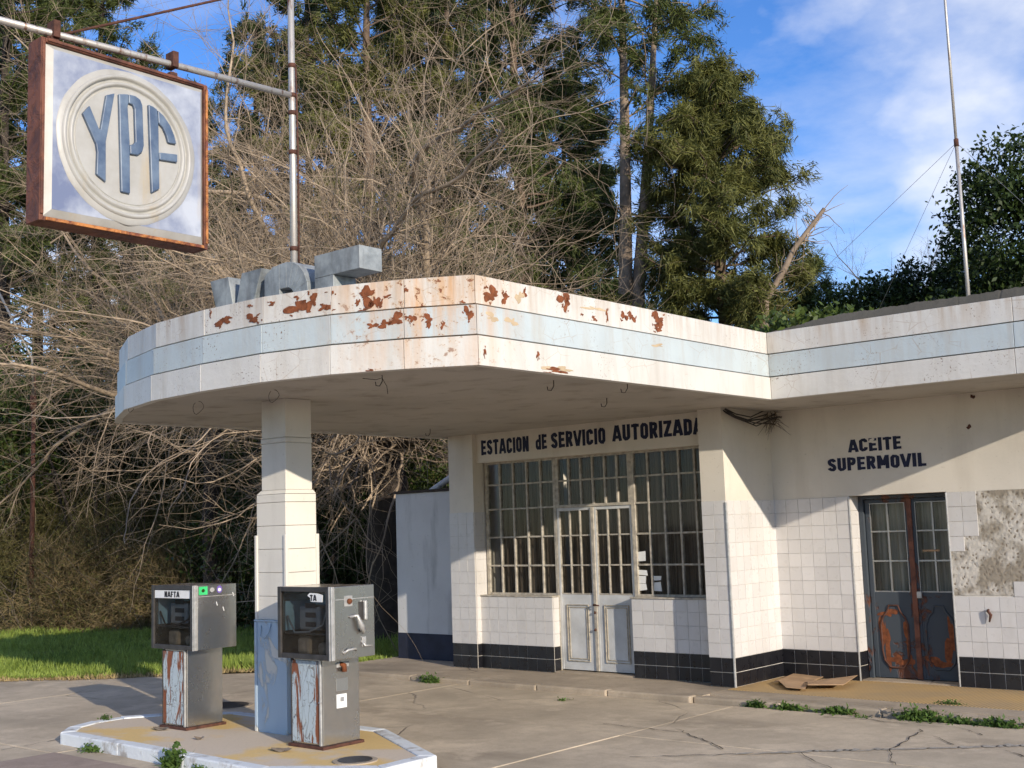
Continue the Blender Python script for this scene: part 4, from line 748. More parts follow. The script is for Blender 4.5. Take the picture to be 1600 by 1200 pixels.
        MB().slab([(x, yl, z) for x, z in P], (0, -1, 0), .003).build('label_plate', 'paper', hd); paint('TA', 'lettering', 'ink', hd, (0, yl, 0), x0+.405, x0+.485, z1-.110, z1-.060, 0)
        # nozzle cradle hardware on the side
        dY = y1-yb; q = lambda a, b: (yb+dY*a, z0+.57*b)
        H('lock_plate', 'trim', x1, x1+.006, yb+dY*.24, yb+dY*.44, z0+.41, z0+.495); MB().tube([(x1+.005, yb+dY*.35, z0+.45), (x1+.022, yb+dY*.35, z0+.45)], .022, 12).build('lock', 'rust', hd, True)
        H('nozzle_recess', 'steel_dark', x1, x1+.004, yb+dY*.60, yb+dY*.76, z0+.30, z0+.44, bv=.002); H('nozzle_cradle', 'trim', x1, x1+.03, yb+dY*.70, yb+dY*.78, z0+.29, z0+.45, bv=.012)
        MB().tube([(x1+.005, yb+dY*.36, z0+.325), (x1+.03, yb+dY*.50, z0+.335), (x1+.045, yb+dY*.58, z0+.25), (x1+.03, yb+dY*.64, z0+.20), (x1+.012, yb+dY*.74, z0+.225)], [.012, .016, .024, .018, .01], 8).build('lever', 'trim', hd, True)
        MB().tube([(x1, yb+dY*.66, z0+.13), (x1+.03, yb+dY*.68, z0+.09), (x1+.03, yb+dY*.86, z0+.085)], .010, 7).build('hook', 'trim', hd, True); H('hook_plate', 'trim', x1, x1+.012, yb+dY*.66, yb+dY*.76, z0+.08, z0+.16)
        MB().tube([(x1+.004, yb+dY*.20, z0+.045), (x1+.02, yb+dY*.28, z0+.07), (x1+.02, yb+dY*.46, z0+.075), (x1+.004, yb+dY*.52, z0+.06)], .010, 7).build('hose_bracket', 'trim', hd, True)
        yb2, d2_ = by0+.012, by1-by0-.012
        MB().tube([(bx1, yb2+d2_*.48, z0-.06), (bx1+.03, yb2+d2_*.52, z0-.07), (bx1+.03, yb2+d2_*.52, z0-.12)], .022, 9).build('hose_union', 'rust', o, True); B('union_plate', 'trim', bx1, bx1+.012, yb2+d2_*.36, yb2+d2_*.70, z0-.085, z0-.045)
        B('data_plate', 'galvanised', bx1, bx1+.003, yb2+d2_*.36, yb2+d2_*.68, .47, .57, bv=.001); B('data_label', 'paper', bx1, bx1+.003, yb2+d2_*.36, yb2+d2_*.64, .335, .445, bv=.001); B('label_print', 'sticker_grey', bx1+.003, bx1+.0036, yb2+d2_*.46, yb2+d2_*.56, .385, .42, bv=0)
        MB().tube([(bx1-.02, by0-.014, .40), (bx1+.004, by0-.014, .40)], .008, 8).build('door_latch', 'trim', o, True)
    return o
pump(-10.015, -9.327, 6.392, 6.84, -9.872, -9.50, 6.418, 6.81, 'left steel fuel pump with NAFTA plate and green sticker', False)
pump(-8.118, -7.441, 6.366, 6.82, -8.021, -7.636, 6.42, 6.818, 'right steel fuel pump with torn plate and nozzle cradle', True)

# ------------------------------------------------------------------ mast on the roof
p0 = dep(1513, 462, 12.4); p1 = p0+np.array([0, 0, 3.6]); 
am = empty('antenna_mast', p0, 'thin tall antenna mast standing on the right roof', 'mast')
p0b = np.array([p0[0], p0[1], 3.45]); MB().tube([p0b, p0+np.array([0, 0, 1.6])], [.022, .020], 8).build('lower_tube', 'pole_metal', am, True); MB().tube([p0+np.array([0, 0, 1.6]), p0+np.array([.0, 0, 4.2])], [.016, .014], 8).build('upper_tube', 'pole_metal', am, True)
MB().tube([p0+np.array([0, 0, 1.58]), p0+np.array([0, 0, 1.66])], .026, 8).build('clamp', 'dark_rust', am, True)
for q in ((-1.9, 1.4, -.3), (1.4, 1.2, -.3), (-2.6, -.2, -.28)): MB().tube([p0+np.array([0, 0, 1.62]), p0+np.array(q)], .0025, 4).build('guy_wire', 'galvanised', am)

# ------------------------------------------------------------------ vegetation
def wob(a, s): return a+rng.normal(size=3)*s
class Bush:   # collects branch tubes fast
    def __init__(s): s.V = []; s.F = []; s.k = 0
    def seg(s, P, r, n=3):
        P = np.array(P); m_ = len(P); d = np.gradient(P, axis=0); d = unit(d); ref = np.array([.31, .52, .79]); a = unit(np.cross(d, ref)); b = np.cross(d, a); t = np.arange(n)*2*math.pi/n; r = np.asarray(r).reshape(-1, 1, 1)
        V = P[:, None, :]+r*(a[:, None, :]*np.cos(t)[None, :, None]+b[:, None, :]*np.sin(t)[None, :, None]); s.V.append(V.reshape(-1, 3))
        i = np.arange(m_-1)[:, None]*n; j = np.arange(n)[None, :]; j2 = (j+1) % n; s.F.append((np.stack([i+j, i+j2, i+n+j2, i+n+j], -1).reshape(-1, 4)+s.k)); s.k += m_*n
    def build(s, name, mat, parent, smooth=False): return arr_mesh(name, np.concatenate(s.V), np.concatenate(s.F), mat, parent, None, smooth)
def path(p, d, ln, n, wobble, pull):
    P = [np.array(p, float)]; d = unit(np.array(d, float)); st = ln/n
    for i in range(n): d = unit(d+rng.normal(size=3)*wobble+np.array(pull)*st); P.append(P[-1]+d*st)
    return np.array(P)
def bare_grow(B, p, d, ln, r, lev, cfg):
    n = max(3, int(ln/cfg['step'][lev])); P = path(p, d, ln, n, cfg['wob'][lev], cfg['pull'][lev]); rr = np.linspace(r, r*cfg['tip'], len(P)); B.seg(P, rr, 5 if lev == 0 else 3)
    if lev+1 >= len(cfg['num']): return
    for k in range(cfg['num'][lev+1]):
        t = rng.uniform(cfg['from'], 1.0); i = min(len(P)-2, int(t*(len(P)-1))); dd = unit(P[i+1]-P[i]); s = unit(dd*cfg['fwd']+unit(rng.normal(size=3))*1.0+np.array([0, 0, cfg['lift']]))
        bare_grow(B, P[i]+(P[i+1]-P[i])*rng.uniform(), s, ln*cfg['ratio']*rng.uniform(.6, 1.15), max(.0030, rr[i]*.34), lev+1, cfg)
def bare_tree(name, base, trunk_h, trunk_r, limbs, cfg, label, mats=('bark', 'twig'), knobs=True, lean=(0, 0, 0), group=None):
    base = np.array(base); o = empty(name, base, label, 'tree', group); top = base+np.array([0, 0, trunk_h])+np.array(lean)
    T = Bush(); P = np.array([base+(top-base)*t+np.array([rng.normal()*.03, rng.normal()*.03, 0]) for t in np.linspace(0, 1, 7)]); T.seg(P, [trunk_r*q for q in (1.3, 1.05, .95, .95, 1.0, 1.15, 1.25)], 10)
    C = Bush()
    for d, ln, r in limbs:
        d = unit(np.array(d, float)); st = path(top-d*.1, d, ln*.30, 5, .10, (0, 0, .0)); T.seg(st, np.linspace(r*1.7, r*1.1, len(st)), 8)
        if knobs: T.seg([st[-1]-d*.12, st[-1], st[-1]+d*.10], [r*1.1, r*1.6, r*.9], 8)
        bare_grow(C, st[-1], unit(st[-1]-st[-2]), ln, r*.62, 0, cfg)
        for k in range(cfg['sprouts']): bare_grow(C, wob(st[rng.integers(2, len(st))], .08), unit(d+rng.normal(size=3)*.85+np.array([0, 0, .22])), ln*rng.uniform(.4, .95), r*.26, 1, cfg)
    T.build('trunk', mats[0], o, True); C.build('crown', mats[1], o); return o
def needle_tree(name, base, h, crown0, prof, nl, label, mat, trunk_r=.22, tufts=10, per=12, ln=.34, wd=.026, droop=.25, up=.15, bark='bark', fork=None, lean=(0, 0), group=None, open_=.0):
    base = np.array(base); o = empty(name, base, label, 'tree', group); T = Bush(); top = base+np.array([lean[0], lean[1], h]); n = 12
    sp_ = np.array([base+(top-base)*t+np.array([.12*math.sin(t*7+h), .10*math.cos(t*6), 0])*t for t in np.linspace(0, 1, n)]); T.seg(sp_, np.linspace(trunk_r, trunk_r*.18, n), 8)
    if fork is not None:
        f0, off = fork; i0 = int(f0*(n-1)); P = np.array([sp_[i0]+(np.array([off[0], off[1], (h*(1-f0))*.96]))*np.array([t**.8, t**.8, t]) for t in np.linspace(0, 1, 8)]); T.seg(P, np.linspace(trunk_r*.75, trunk_r*.15, 8), 7)
    Cs, Ds, Ls = [], [], []
    px = [q[0] for q in prof]; py = [q[1] for q in prof]
    for k in range(nl):
        t = crown0+(1-crown0)*(k+rng.uniform())/nl; p = np.array([np.interp(t*(n-1), range(n), sp_[:, i]) for i in range(3)])
        if fork is not None and rng.uniform() < .45 and t > fork[0]+.05: q_ = (t-fork[0])/(1-fork[0]); p = P[min(7, int(q_*7))]
        R1 = np.interp((t-crown0)/(1-crown0), px, py)*rng.uniform(.5, 1.12); az = k*2.399+rng.uniform(-.5, .5); d = np.array([math.cos(az), math.sin(az), up+rng.uniform(-.15, .35)])
        if rng.uniform() < .30: continue
        LP = path(p, d, R1, 6, .15, (0, 0, -.02)); T.seg(LP, np.linspace(trunk_r*.22*(1-.6*t), .012, 7), 4)
        for b_ in range(int(2+R1*1.6)):
            u0 = rng.uniform(.30, 1.); i0 = min(5, int(u0*6)); q0 = LP[i0]+(LP[i0+1]-LP[i0])*(u0*6-i0); l2 = R1*rng.uniform(.16, .36)+.15
            BP = path(q0, unit(LP[i0+1]-LP[i0])+rng.normal(size=3)*.7+np.array([0, 0, .1]), l2, 5, .15, (0, 0, -.3*droop)); T.seg(BP, np.linspace(.014, .005, 6), 3)
            if rng.uniform() < open_: continue
            for j in range(int(tufts*.75)):
                u_ = rng.uniform(.05, 1.); i = min(4, int(u_*5)); c = BP[i]+(BP[i+1]-BP[i])*(u_*5-i)+rng.normal(size=3)*np.array([.09, .09, .07])
                dd = unit(BP[i+1]-BP[i]+rng.normal(size=3)*.35); m_ = int(rng.integers(int(per*1.2), int(per*2.2)+1)); Cs.append(c+rng.normal(size=(m_, 3))*.065); Ds.append(dd*1.1+rng.normal(size=(m_, 3))*.42+np.array([0, 0, -droop+.12])); Ls.append(rng.uniform(.25, 1.05, m_)*ln*.78)
    T.build('trunk', bark, o, True); V, Fc = strips(np.concatenate(Cs), np.concatenate(Ds), np.concatenate(Ls), wd*.78, .3, droop*.5); arr_mesh('crown', V, Fc, mat, o); return o
def leafy(name, base, lobes, n, ll, mat, label, cat='shrub', stems=6, ratio=.5, group=None, bark='bark_dark', clump=40, sr=1.):
    """leafy shrub or tree: leaf clumps spread through uneven lobes; lobes = (dx,dy,z,rx,ry,rz)"""
    base = np.array(base); o = empty(name, base, label, cat, group); T = Bush(); tot = sum(l[3]*l[4]*l[5] for l in lobes)**1.0; Cs = []
    for l in lobes:
        c = base+np.array(l[:3]); r = np.array(l[3:]); m_ = max(3, int(n/clump*(l[3]*l[4]*l[5])/tot)); d = unit(rng.normal(size=(m_, 3))); q = c+d*r*(rng.uniform(.25, 1.06, (m_, 1))**.45)
        for p in q: k = rng.integers(int(clump*.5), int(clump*1.5)); Cs.append(p+rng.normal(size=(k, 3))*np.array([.22, .22, .17])*min(1., r.mean()*.55+.12))
        for s in range(max(1, stems//len(lobes))):
            P = path(base+rng.normal(size=3)*np.array([.1, .1, 0]), (c-base)+rng.normal(size=3)*.15, np.linalg.norm(c-base)*.9, 7, .03, (0, 0, 0)); T.seg(P, np.linspace((.05+.02*r.mean())*sr, .012*sr, 8), 5)
    T.build('trunk' if cat == 'tree' else 'stems', bark, o); C = np.concatenate(Cs); C[:, 2] = np.maximum(C[:, 2], ZF+.03); V, Fc = leaves(C, ll, ratio); arr_mesh('crown' if cat == 'tree' else 'foliage', V, Fc, mat, o); return o
def brush(name, base, rx, ry, h, n, label, mat, ln=.55, wd=.016, group=None, lift=.35, out=.7):
    """dry scrub: a mound of thin tangled stems"""
    base = np.array(base); o = empty(name, base, label, 'shrub', group); d = rng.normal(size=(n, 3)); d[:, 2] = np.abs(d[:, 2]); d = unit(d); q = rng.uniform(.15, 1., (n, 1))**.42
    bumpy = 1+.16*np.sin(d[:, :1]*5+1.3)+.14*np.sin(d[:, 1:2]*6+d[:, 2:3]*7); C = base+d*q*bumpy*np.array([rx, ry, h]); C[:, 2] = np.maximum(C[:, 2], ZF+.05)
    D = d*out+rng.normal(size=(n, 3))*.75+np.array([0, 0, lift]); V, Fc = strips(C, D, rng.uniform(.3, 1.2, n)*ln*.8, wd*.62, .35, .15); arr_mesh('stalks', V, Fc, mat, o)
    k = rng.permutation(n)[:n//2]; V, Fc = leaves(C[k]+rng.normal(size=(len(k), 3))*.12, .07, .4); arr_mesh('foliage', V, Fc, 'leaf_olive', o)
    B = Bush()
    for k in range(40):
        P = path(base+rng.normal(size=3)*np.array([rx*.4, ry*.4, 0])*.8, unit(rng.normal(size=3)*.5+np.array([0, 0, 1.])), h*rng.uniform(.6, 1.05), 7, .16, (0, 0, -.02)); B.seg(P, np.linspace(.022, .005, 8), 3)
    B.build('stems', 'twig_dark', o); return o

cfg = dict(step=(.30, .25, .22), wob=(.15, .18, .24), pull=((0, 0, -.01), (0, 0, -.04), (0, 0, -.02)), num=(1, 36, 20), tip=.18, ratio=.40, fwd=.75, lift=.14, sprouts=24)
cfg['from'] = .12
tb = at(605, 1002, 'z', ZF)
limbs = []
for az, el, ln, r in ((-2.6, .35, 4.8, .12), (-2.0, .55, 4.6, .11), (-1.1, .50, 4.2, .11), (-.3, .45, 4.2, .12), (.4, .7, 4.4, .11), (1.2, .7, 4.5, .10), (2.2, .8, 4.6, .10), (2.9, .5, 4.8, .11), (-1.6, 1.0, 7.2, .11), (.0, 1.15, 7.6, .12), (2.0, 1.2, 7.6, .11), (-2.4, 1.1, 7.4, .10), (-.7, .85, 6.6, .11), (2.7, .95, 6.8, .10)):
    limbs.append(((math.cos(az)*math.cos(el), math.sin(az)*math.cos(el), math.sin(el)), ln, r))
bare_tree('bare_tree', tb, 3.05, .30, limbs, cfg, 'leafless pollarded tree with stout dark trunk behind the annex wall', ('bark_dark', 'twig'))
cfg2 = dict(step=(.32, .26, .23), wob=(.13, .15, .18), pull=((0, 0, -.10), (0, 0, -.12), (0, 0, -.10)), num=(1, 28, 17), tip=.2, ratio=.38, fwd=.85, lift=.0, sprouts=14); cfg2['from'] = .12
b2 = dep(330, 960, 23.5); b2[2] = ZF
limbs = []
for az, el, ln, r in ((-2.9, .55, 5.2, .09), (-2.3, .45, 5.4, .09), (-1.7, .5, 5.0, .09), (-1.0, .55, 4.6, .09), (2.9, .7, 4.8, .09), (2.2, .8, 4.4, .08), (-.3, .7, 4.2, .08), (-2.0, .9, 4.8, .08)):
    limbs.append(((math.cos(az)*math.cos(el), math.sin(az)*math.cos(el), math.sin(el)), ln, r))
bare_tree('bare_tree', b2, 4.3, .16, limbs, cfg2, 'leafless tree with long drooping pale twigs left of the canopy', ('bark_dark', 'twig'))
def gb(u, D): q = dep(u, 800, D); q[2] = -.12; return q
# conifers
needle_tree('pine_tree', gb(0, 29), 18.5, .30, [(0, 3.6), (.4, 3.6), (.8, 2.6), (1, .6)], 125, 'dark open pine behind the hanging sign at far left', 'needle', .26, 12, 16, .34, .03, .1, .25, 'bark_dark', open_=.12)
needle_tree('pine_tree', gb(150, 33), 19, .34, [(0, 2.8), (.5, 2.6), (1, .6)], 115, 'pine above the hanging sign arm in front of blue sky', 'needle', .22, 12, 16, .34, .03, .1, .25, 'bark_dark', open_=.12)
needle_tree('pine_tree', gb(300, 32), 14.0, .36, [(0, 2.2), (.5, 1.9), (1, .4)], 80, 'conifer with pointed top between the sign and the steel pole', 'needle', .2, 11, 15, .34, .03, .12, .2, 'bark_dark', open_=.12)
needle_tree('pine_tree', gb(405, 33), 16.5, .2, [(0, 2.6), (.5, 2.4), (1, .6)], 84, 'dark conifer just left of the steel pole', 'needle_dark', .22, 11, 16, .34, .03, .12, .2, 'bark_dark', open_=.08)
needle_tree('casuarina_tree', gb(590, 30), 18, .10, [(0, 3.0), (.4, 3.4), (.8, 3.0), (1, 1.)], 150, 'dense green casuarina directly behind the bare tree', 'needle_olive', .28, 12, 16, .36, .028, .25, .25, 'bark')
needle_tree('casuarina_tree', gb(715, 34), 20, .10, [(0, 3.0), (.4, 3.4), (.8, 3.0), (1, 1.)], 140, 'darker casuarina farther back behind the bare tree', 'needle', .28, 12, 14, .40, .032, .25, .25, 'bark')
needle_tree('casuarina_tree', gb(830, 29), 17.5, .12, [(0, 2.4), (.4, 3.0), (.8, 2.8), (1, 1.)], 145, 'dense casuarina between the bare tree and the twin trunks', 'needle', .26, 12, 16, .36, .028, .25, .25, 'bark')
needle_tree('tall_pine', gb(975, 27), 16.5, .66, [(0, 1.6), (.4, 2.8), (1, 1.4)], 54, 'tall tree with pale bare twin trunks and high crown', 'needle', .27, 11, 14, .38, .028, .15, .3, 'bark_pale', fork=(.36, (.95, .7)), lean=(.35, .5), open_=.15)
needle_tree('casuarina_tree', gb(1150, 26), 12.0, .17, [(0, 2.0), (.3, 1.9), (.55, 2.1), (.75, 1.8), (.9, 1.0), (1, .35)], 250, 'shaggy olive casuarina standing right of the twin trunks', 'needle_olive', .24, 12, 15, .38, .026, .4, .3, 'bark', open_=.03)
needle_tree('young_casuarina', gb(1275, 29), 8.1, .45, [(0, 1.5), (.5, 1.2), (1, .3)], 80, 'low young casuarina behind the roof next to a broken limb', 'needle', .12, 10, 14, .34, .026, .25, .35, 'bark')
GF = 'far conifers closing the view behind the bare tree'
for u_, h_, nm in ((55, 24, 'far dark conifer behind the hanging sign'), (235, 16, 'far dark conifer between the sign and the blue gap'), (345, 13.5, 'far low conifer left of the steel pole'), (490, 23, 'far tall conifer right of the steel pole'), (690, 22, 'far tall conifer at the middle of the bare tree'), (905, 17, 'far conifer left of the pale twin trunks')):
    needle_tree('far_conifer', gb(u_, 40), h_, .06, [(0, 3.2), (.4, 3.0), (.8, 2.2), (1, .5)], 170, nm, 'needle_dark', .25, 11, 10, .55, .055, .2, .2, 'bark_dark', group=GF)
# broken dead limb leaning out over the roof
dl = empty('dead_limb_tree', gb(1185, 25), 'dead broken limb rising to the right behind the roof', 'tree'); B = Bush(); q0 = gb(1185, 25); q1 = dep(1195, 470, 25); q2 = dep(1240, 390, 25); q3 = dep(1288, 326, 25)
B.seg([q0, q0*.4+q1*.6, q1, (q1+q2)/2+.05, q2, q3], [.12, .11, .085, .07, .055, .04], 8); B.build('trunk', 'bark_pale', dl, True); B = Bush()
for k in range(46):
    t = rng.uniform(.0, 1); s = q1+(q3-q1)*t; B.seg(path(s, unit(rng.normal(size=3)+np.array([.5, .3, .5])), rng.uniform(.25, .8), 4, .2, (0, 0, 0)), np.linspace(.014, .003, 5), 3)
B.build('twigs', 'twig', dl)
# far leafless tree
cfg3 = dict(step=(.5, .35, .25), wob=(.12, .15, .15), pull=((0, 0, .03),)*3, num=(1, 13, 8), tip=.2, ratio=.45, fwd=.9, lift=.3, sprouts=3); cfg3['from'] = .2
limbs = [((math.cos(a)*.7, math.sin(a)*.7, .8), 3.4, .06) for a in np.arange(6)*1.05]
bare_tree('bare_tree', gb(1425, 42), 8.0, .05, limbs, cfg3, 'small far leafless tree against the sky beside the mast', ('twig_dark', 'twig_dark'), False)
# broadleaf evergreens
leafy('evergreen_tree', gb(1608, 24), [(.1, 0, 7.2, 1.3, 1.3, 1.6), (.4, .3, 4.9, 2.0, 1.8, 1.8), (-.8, -.5, 4.8, 1.4, 1.3, 1.5), (1.2, .8, 5.6, 1.5, 1.5, 1.6), (.2, .1, 8.6, 1.1, 1.0, .9)], 64000, .13, 'leaf_dark', 'dark glossy evergreen tree rising at the right edge', 'tree', 10)
leafy('evergreen_tree', gb(1478, 27), [(0, 0, 6.3, 1.3, 1.2, 1.3), (-1.0, -.6, 6.1, 1.2, 1.1, 1.1), (1.0, .8, 6.6, 1.3, 1.2, 1.2), (.2, .1, 5.2, 1.8, 1.3, 1.2)], 34000, .13, 'leaf_dark', 'low dark evergreen behind the mast foot', 'tree', 6)
leafy('evergreen_tree', gb(1395, 28), [(0, 0, 6.7, .9, .9, .8), (.5, .4, 6.0, 1.3, 1.2, 1.0), (-.8, -.6, 6.2, 1.0, 1.0, .9), (0, 0, 5.0, 1.6, 1.3, 1.2)], 30000, .13, 'leaf_mid', 'mid green leafy tree behind the roof between casuarina and mast', 'tree', 6)
leafy('evergreen_shrub', gb(1095, 23), [(0, 0, 4.1, 1.0, 1.0, .9), (-.8, -.5, 3.7, .9, .9, .9), (.7, .4, 3.4, .9, .9, .8)], 15000, .12, 'leaf_dark', 'dark leafy shrub showing over the canopy edge below the casuarina')
leafy('roof_creeper', at(1225, 508, 'z', 3.55)+np.array([-.4, 1.2, -.0]), [(0, 0, .16, .55, .4, .16), (.6, .3, .12, .5, .4, .12)], 1500, .09, 'leaf_mid', 'low leafy creeper lying on the roof at the fascia corner', 'plant', 4, sr=.12)
leafy('evergreen_shrub', gb(15, 27.5), [(0, 0, 4.2, .9, .9, 1.1), (.2, .1, 3.4, 1.0, 1.0, .9), (-1.1, -.7, 4.0, 1.0, 1.0, 1.3)], 13000, .12, 'leaf_mid', 'green leafy shrub at the far left edge beside the rusty post')
leafy('evergreen_shrub', gb(160, 27), [(0, 0, 5.4, 1.5, 1.4, 1.2), (1.2, 1.0, 5.0, 1.4, 1.3, 1.0), (-1.4, -1.2, 5.2, 1.3, 1.2, 1.1)], 12000, .13, 'leaf_mid', 'green foliage mass behind the drooping twigs below the sign')
leafy('evergreen_shrub', gb(415, 27), [(0, 0, 7.6, .9, .8, .8), (.6, .4, 6.8, .9, .8, .8)], 5000, .11, 'leaf_yellow', 'yellow green climber high beside the steel pole', 'shrub', 6)
leafy('evergreen_shrub', gb(470, 24), [(0, 0, 2.0, 1.4, 1.2, 1.9), (.9, .8, 2.4, 1.3, 1.2, 1.6), (-1., -.8, 1.3, 1.2, 1.1, 1.3)], 12000, .12, 'leaf_dark', 'dark undergrowth shrub behind the canopy column')
leafy('evergreen_shrub', gb(560, 25), [(0, 0, 2.2, 1.5, 1.2, 2.0), (.9, .8, 1.6, 1.3, 1.2, 1.5)], 9000, .12, 'leaf_dark', 'dark undergrowth shrub left of the pollarded trunk')
leafy('evergreen_shrub', gb(668, 22), [(0, 0, 2.9, .9, .8, .9), (.4, .3, 2.0, 1.0, .9, 1.2)], 7000, .11, 'leaf_mid', 'bright leafy shrub showing over the annex wall')
leafy('evergreen_shrub', gb(225, 29.5), [(0, 0, 4.4, 1.6, 1.4, 1.6), (.9, .7, 3.4, 1.4, 1.3, 1.4), (-1.0, -.8, 3.6, 1.5, 1.3, 1.5), (.1, .1, 3.9, 1.2, 1.0, 1.2)], 30000, .15, 'leaf_dark', 'dark foliage under the left end of the canopy')
# scrub along the back of the lawn
G_ = 'scrub along the back of the lawn'
brush('dry_scrub', gb(-25, 27), 2.4, 2.0, 3.9, 13000, 'brown dry scrub at the far left edge behind the lawn', 'brush_olive', .5, .017, G_)
brush('dry_scrub', gb(95, 28), 2.3, 2.0, 4.0, 13000, 'tall olive brown scrub behind the rusty post', 'brush_olive', .5, .017, G_)
brush('dry_scrub', gb(120, 25.6), 1.6, 1.3, 2.0, 10000, 'low brown scrub spilling onto the lawn near the rusty post', 'brush', .45, .015, G_)
brush('dry_scrub', gb(215, 26.5), 2.0, 1.7, 3.2, 12000, 'brown scrub left of the left pump', 'brush_olive', .5, .017, G_)
brush('dry_scrub', gb(255, 25.2), 1.6, 1.3, 1.9, 10000, 'tan straw coloured scrub just behind the left pump', 'brush', .5, .015, G_, .1)
brush('dry_scrub', gb(345, 26.5), 1.9, 1.6, 3.0, 12000, 'olive scrub between the left pump and the column', 'brush_olive', .5, .017, G_)
wd = None
# far wood closing the view
n = 26000; u_ = rng.uniform(-150, 1750, n); C = np.array([dep(u, 800, rng.uniform(40, 50)) for u in u_]); C[:, 2] = rng.uniform(0, 1, n)**.7*(6.2+1.3*np.sin(u_*.02)+.8*np.sin(u_*.051)); V, Fc = leaves(C, .8, .6); o = arr_mesh('distant_wood', V, Fc, 'leaf_dark'); tag(o, 'distant dark wood behind the scrub', 'wood', kind='stuff')

# rusty post at far left
q = gb(50, 25.4); rp = empty('rusty_post', (q[0], q[1], ZF), 'thin rusty post with leaning grey rod at the far left', 'post'); zt_ = dep(53, 585, 25.4)[2]
MB().tube([(q[0], q[1], ZF), (q[0]+.02, q[1], zt_*.5), (q[0], q[1], zt_)], [.055, .05, .045], 8).build('shaft', 'dark_rust', rp, True); MB().tube([dep(53, 620, 25.4), dep(50, 560, 25.4), dep(20, 500, 25.5), dep(-10, 440, 25.6)], .028, 6).build('rod', 'galvanised', rp, True); MB().tube([dep(52, 640, 25.4), dep(52, 618, 25.4)], .075, 8).build('joint', 'dark_rust', rp, True)

# lawn
edge = [(-12.55, 10.75), (-13.6, 10.0), (-14.7, 8.75), (-15.8, 7.95), (-19, 5.9), (-24, 3.0), (-45, 3.0), (-45, 30), (-12.47, 30), (-12.47, 14.3), (-12.5, 11.6)]
ed = []
for a, b in zip(edge[:5], edge[1:6]):
    for t in np.arange(0, 1, .04): p = np.array(a)*(1-t)+np.array(b)*t; ed.append((p[0]+random.gauss(0, .05), p[1]+random.gauss(0, .06)))
lw = MB(); pl = ed+edge[5:]; lw.prism(pl, -.12, ZF+.012); o = lw.build('lawn', 'ground'); tag(o, kind='structure')
EA = np.array(edge[:6])
def front(x): return np.interp(x, EA[::-1, 0], EA[::-1, 1])
def turf(n, mat, hmin, hmax, dmin, dmax, name, label):
    x = rng.uniform(-26, -12.5, n*2); y = front(x)+dmin+(dmax-dmin)*rng.uniform(0, 1, n*2)**1.4; k = (x > -12.55)*(y < 11.6); x, y = x[~k][:n], y[~k][:n]; C = np.stack([x, y, np.full(len(x), ZF+.01)], 1)
    D = rng.normal(size=(len(x), 3))*.45+np.array([0, 0, 1.]); hh = rng.uniform(hmin, hmax, len(x))*(.7+.5*np.sin(x*2.1)*np.sin(y*1.7)**2+.3); V, Fc = strips(C, D, hh, .017, .15); o = arr_mesh(name, V, Fc, mat); tag(o, label, 'grass', kind='stuff')
turf(90000, 'grass', .06, .16, .10, 9.0, 'grass', 'green grass of the lawn left of the pumps'); turf(9000, 'dry_grass', .03, .08, -.12, .45, 'dry_grass', 'dry straw coloured fringe along the edge of the lawn')
# weeds
def weed(u, v, z, r, h, n, label, ll=.05, foot=False):
    c = at(u, v, 'z', z) if not foot else at(u, v, 'y', 10.56 if u > 1000 else 10.46)*np.array([1, 1, 0])+np.array([0, 0, z]); o = empty('weed', c, label, 'weed', 'weeds in the joints'); C = c+rng.normal(size=(n, 3))*np.array([r*.5, r*.3, 0]); C[:, 2] = z+np.abs(rng.normal(size=n))*h*.45; V, Fc = leaves(C, ll, .5, .6); arr_mesh('leaves', V, Fc, 'weed', o)
    m_ = max(40, n//3); C = c+rng.normal(size=(m_, 3))*np.array([r*.4, r*.25, 0]); C[:, 2] = z; V, Fc = strips(C, rng.normal(size=(m_, 3))*.5+np.array([0, 0, 1.]), rng.uniform(.5, 1.3, m_)*h, .008, .2); arr_mesh('stalks', V, Fc, 'weed', o)['kind'] = 'stuff'
weed(1183, 1108, ZF, 0.096, 0.056, 294, 'small weed at the kerb below the pier corner', foot=True); weed(1232, 1103, ZF, 0.160, 0.037, 294, 'flat weed along the kerb under the cardboard', foot=True); weed(1308, 1109, ZF, 0.176, 0.043, 336, 'spreading weed at the kerb left of the rusty door', foot=True)
weed(1437, 1117, ZF, 0.192, 0.081, 770, 'largest leafy weed at the kerb in front of the rusty door', foot=True); weed(1498, 1121, ZF, 0.160, 0.037, 294, 'leafy weed at the kerb just right of the largest one', foot=True); weed(1562, 1127, ZF, 0.176, 0.050, 392, 'weed at the kerb near the right edge', foot=True); weed(1485, 1100, 0, .12, .03, 90, 'thin weed between the yellow paving and kerb', .03)
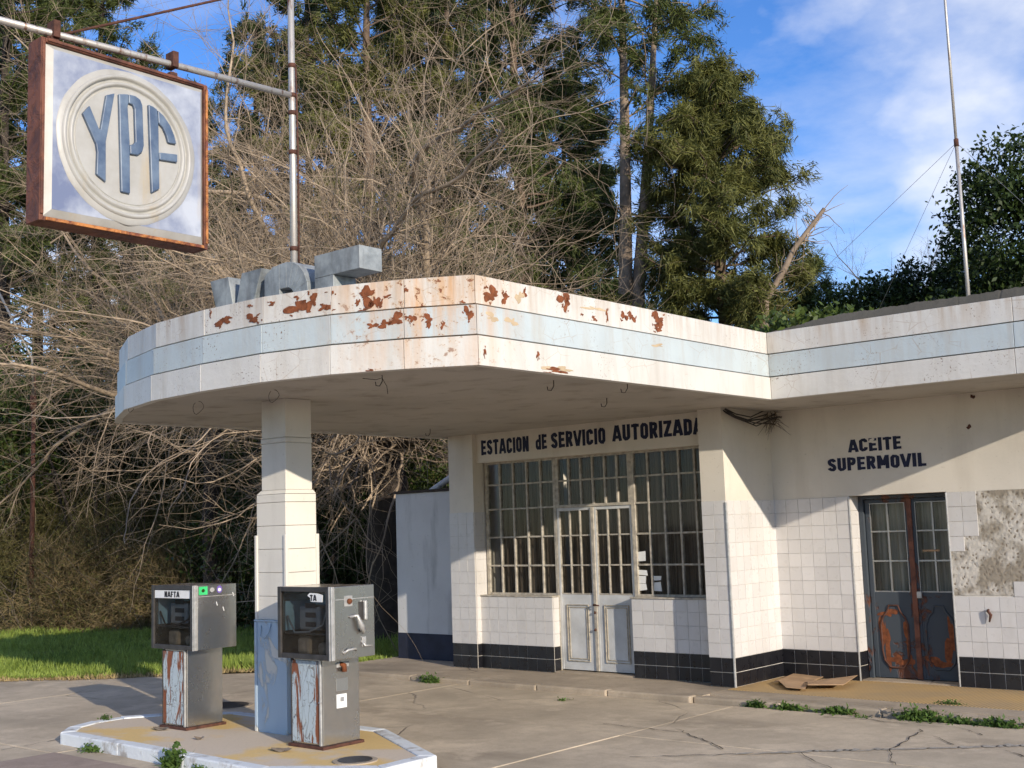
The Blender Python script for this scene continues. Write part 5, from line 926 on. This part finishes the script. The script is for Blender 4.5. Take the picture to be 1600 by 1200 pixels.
weed(672, 1051, ZF, 0.128, 0.068, 294, 'grassy tuft at the kerb left of the tiled pier', foot=True); weed(271, 1197, ZF+.012, 0.096, 0.136, 294, 'tall weed at the island front edge', .06); weed(145, 1172, ZF+.012, 0.144, 0.043, 182, 'low weed beside the left end of the island', .04); weed(318, 1204, ZF+.012, 0.112, 0.043, 182, 'low weed right of the tall island weed', .04)
weed(378, 1124-2, .036, .05, .05, 50, 'tiny weed behind the left pump base', .03) if False else weed(165, 1124, .04, .07, .04, 70, 'tiny weed on the left kerb of the island', .03); weed(1345, 1121, ZF, 0.080, 0.015, 42, 'tiny weed in the slab crack before the kerb', .03)
weed(880, 1094, ZF, 0.080, 0.019, 35, 'dry little weed at the kerb before the double doors', .03)
# cardboard lying on the yellow paving
for k, (pts, nm) in enumerate((([(1210, 1068), (1250, 1052), (1290, 1057), (1262, 1070)], 'flattened brown cardboard sheet against the black tiles'), ([(1215, 1066), (1262, 1068), (1258, 1077), (1228, 1076)], 'small torn cardboard piece in front of the larger sheet'), ([(1262, 1066), (1325, 1062), (1340, 1060), (1318, 1072), (1262, 1074)], 'long curled cardboard strip pointing at the rusty door'))):
    P = [at(u, v, 'z', .012+.012*k)+np.array([0, 0, random.uniform(0, .035)]) for u, v in pts]; n_ = len(P); mb = MB(); mb.add(P+[p+np.array([0, 0, -.006]) for p in P], [tuple(range(n_)), tuple(range(n_, 2*n_))[::-1]]+[((i+1) % n_, i, n_+i, n_+(i+1) % n_) for i in range(n_)]); o = mb.build('cardboard', 'brown_card', None, org=P[0]); tag(o, nm, 'cardboard', 'cardboard on the paving')
# dead leaves
for k, (u, v, z, s, nm) in enumerate(((250, 1139, .036, .10, 'brown dead leaf beside the left pump base'), (437, 1172, .036, .11, 'brown dead leaf left of the right pump base'), (310, 1154, .036, .06, 'small dead leaf in the middle of the island'))):
    c = at(u, v, 'z', z+.006); P = [(c[0]+s*math.cos(t)*(1+.3*math.sin(3*t)), c[1]+s*.5*math.sin(t), c[2]+.012*math.sin(2*t)+.008) for t in np.linspace(0, 5.9, 12)]; o = MB().add(P, [tuple(range(12))]).build('dead_leaf', 'inner_dirt', None, org=c); tag(o, nm, 'leaf', 'dead leaves on the island')
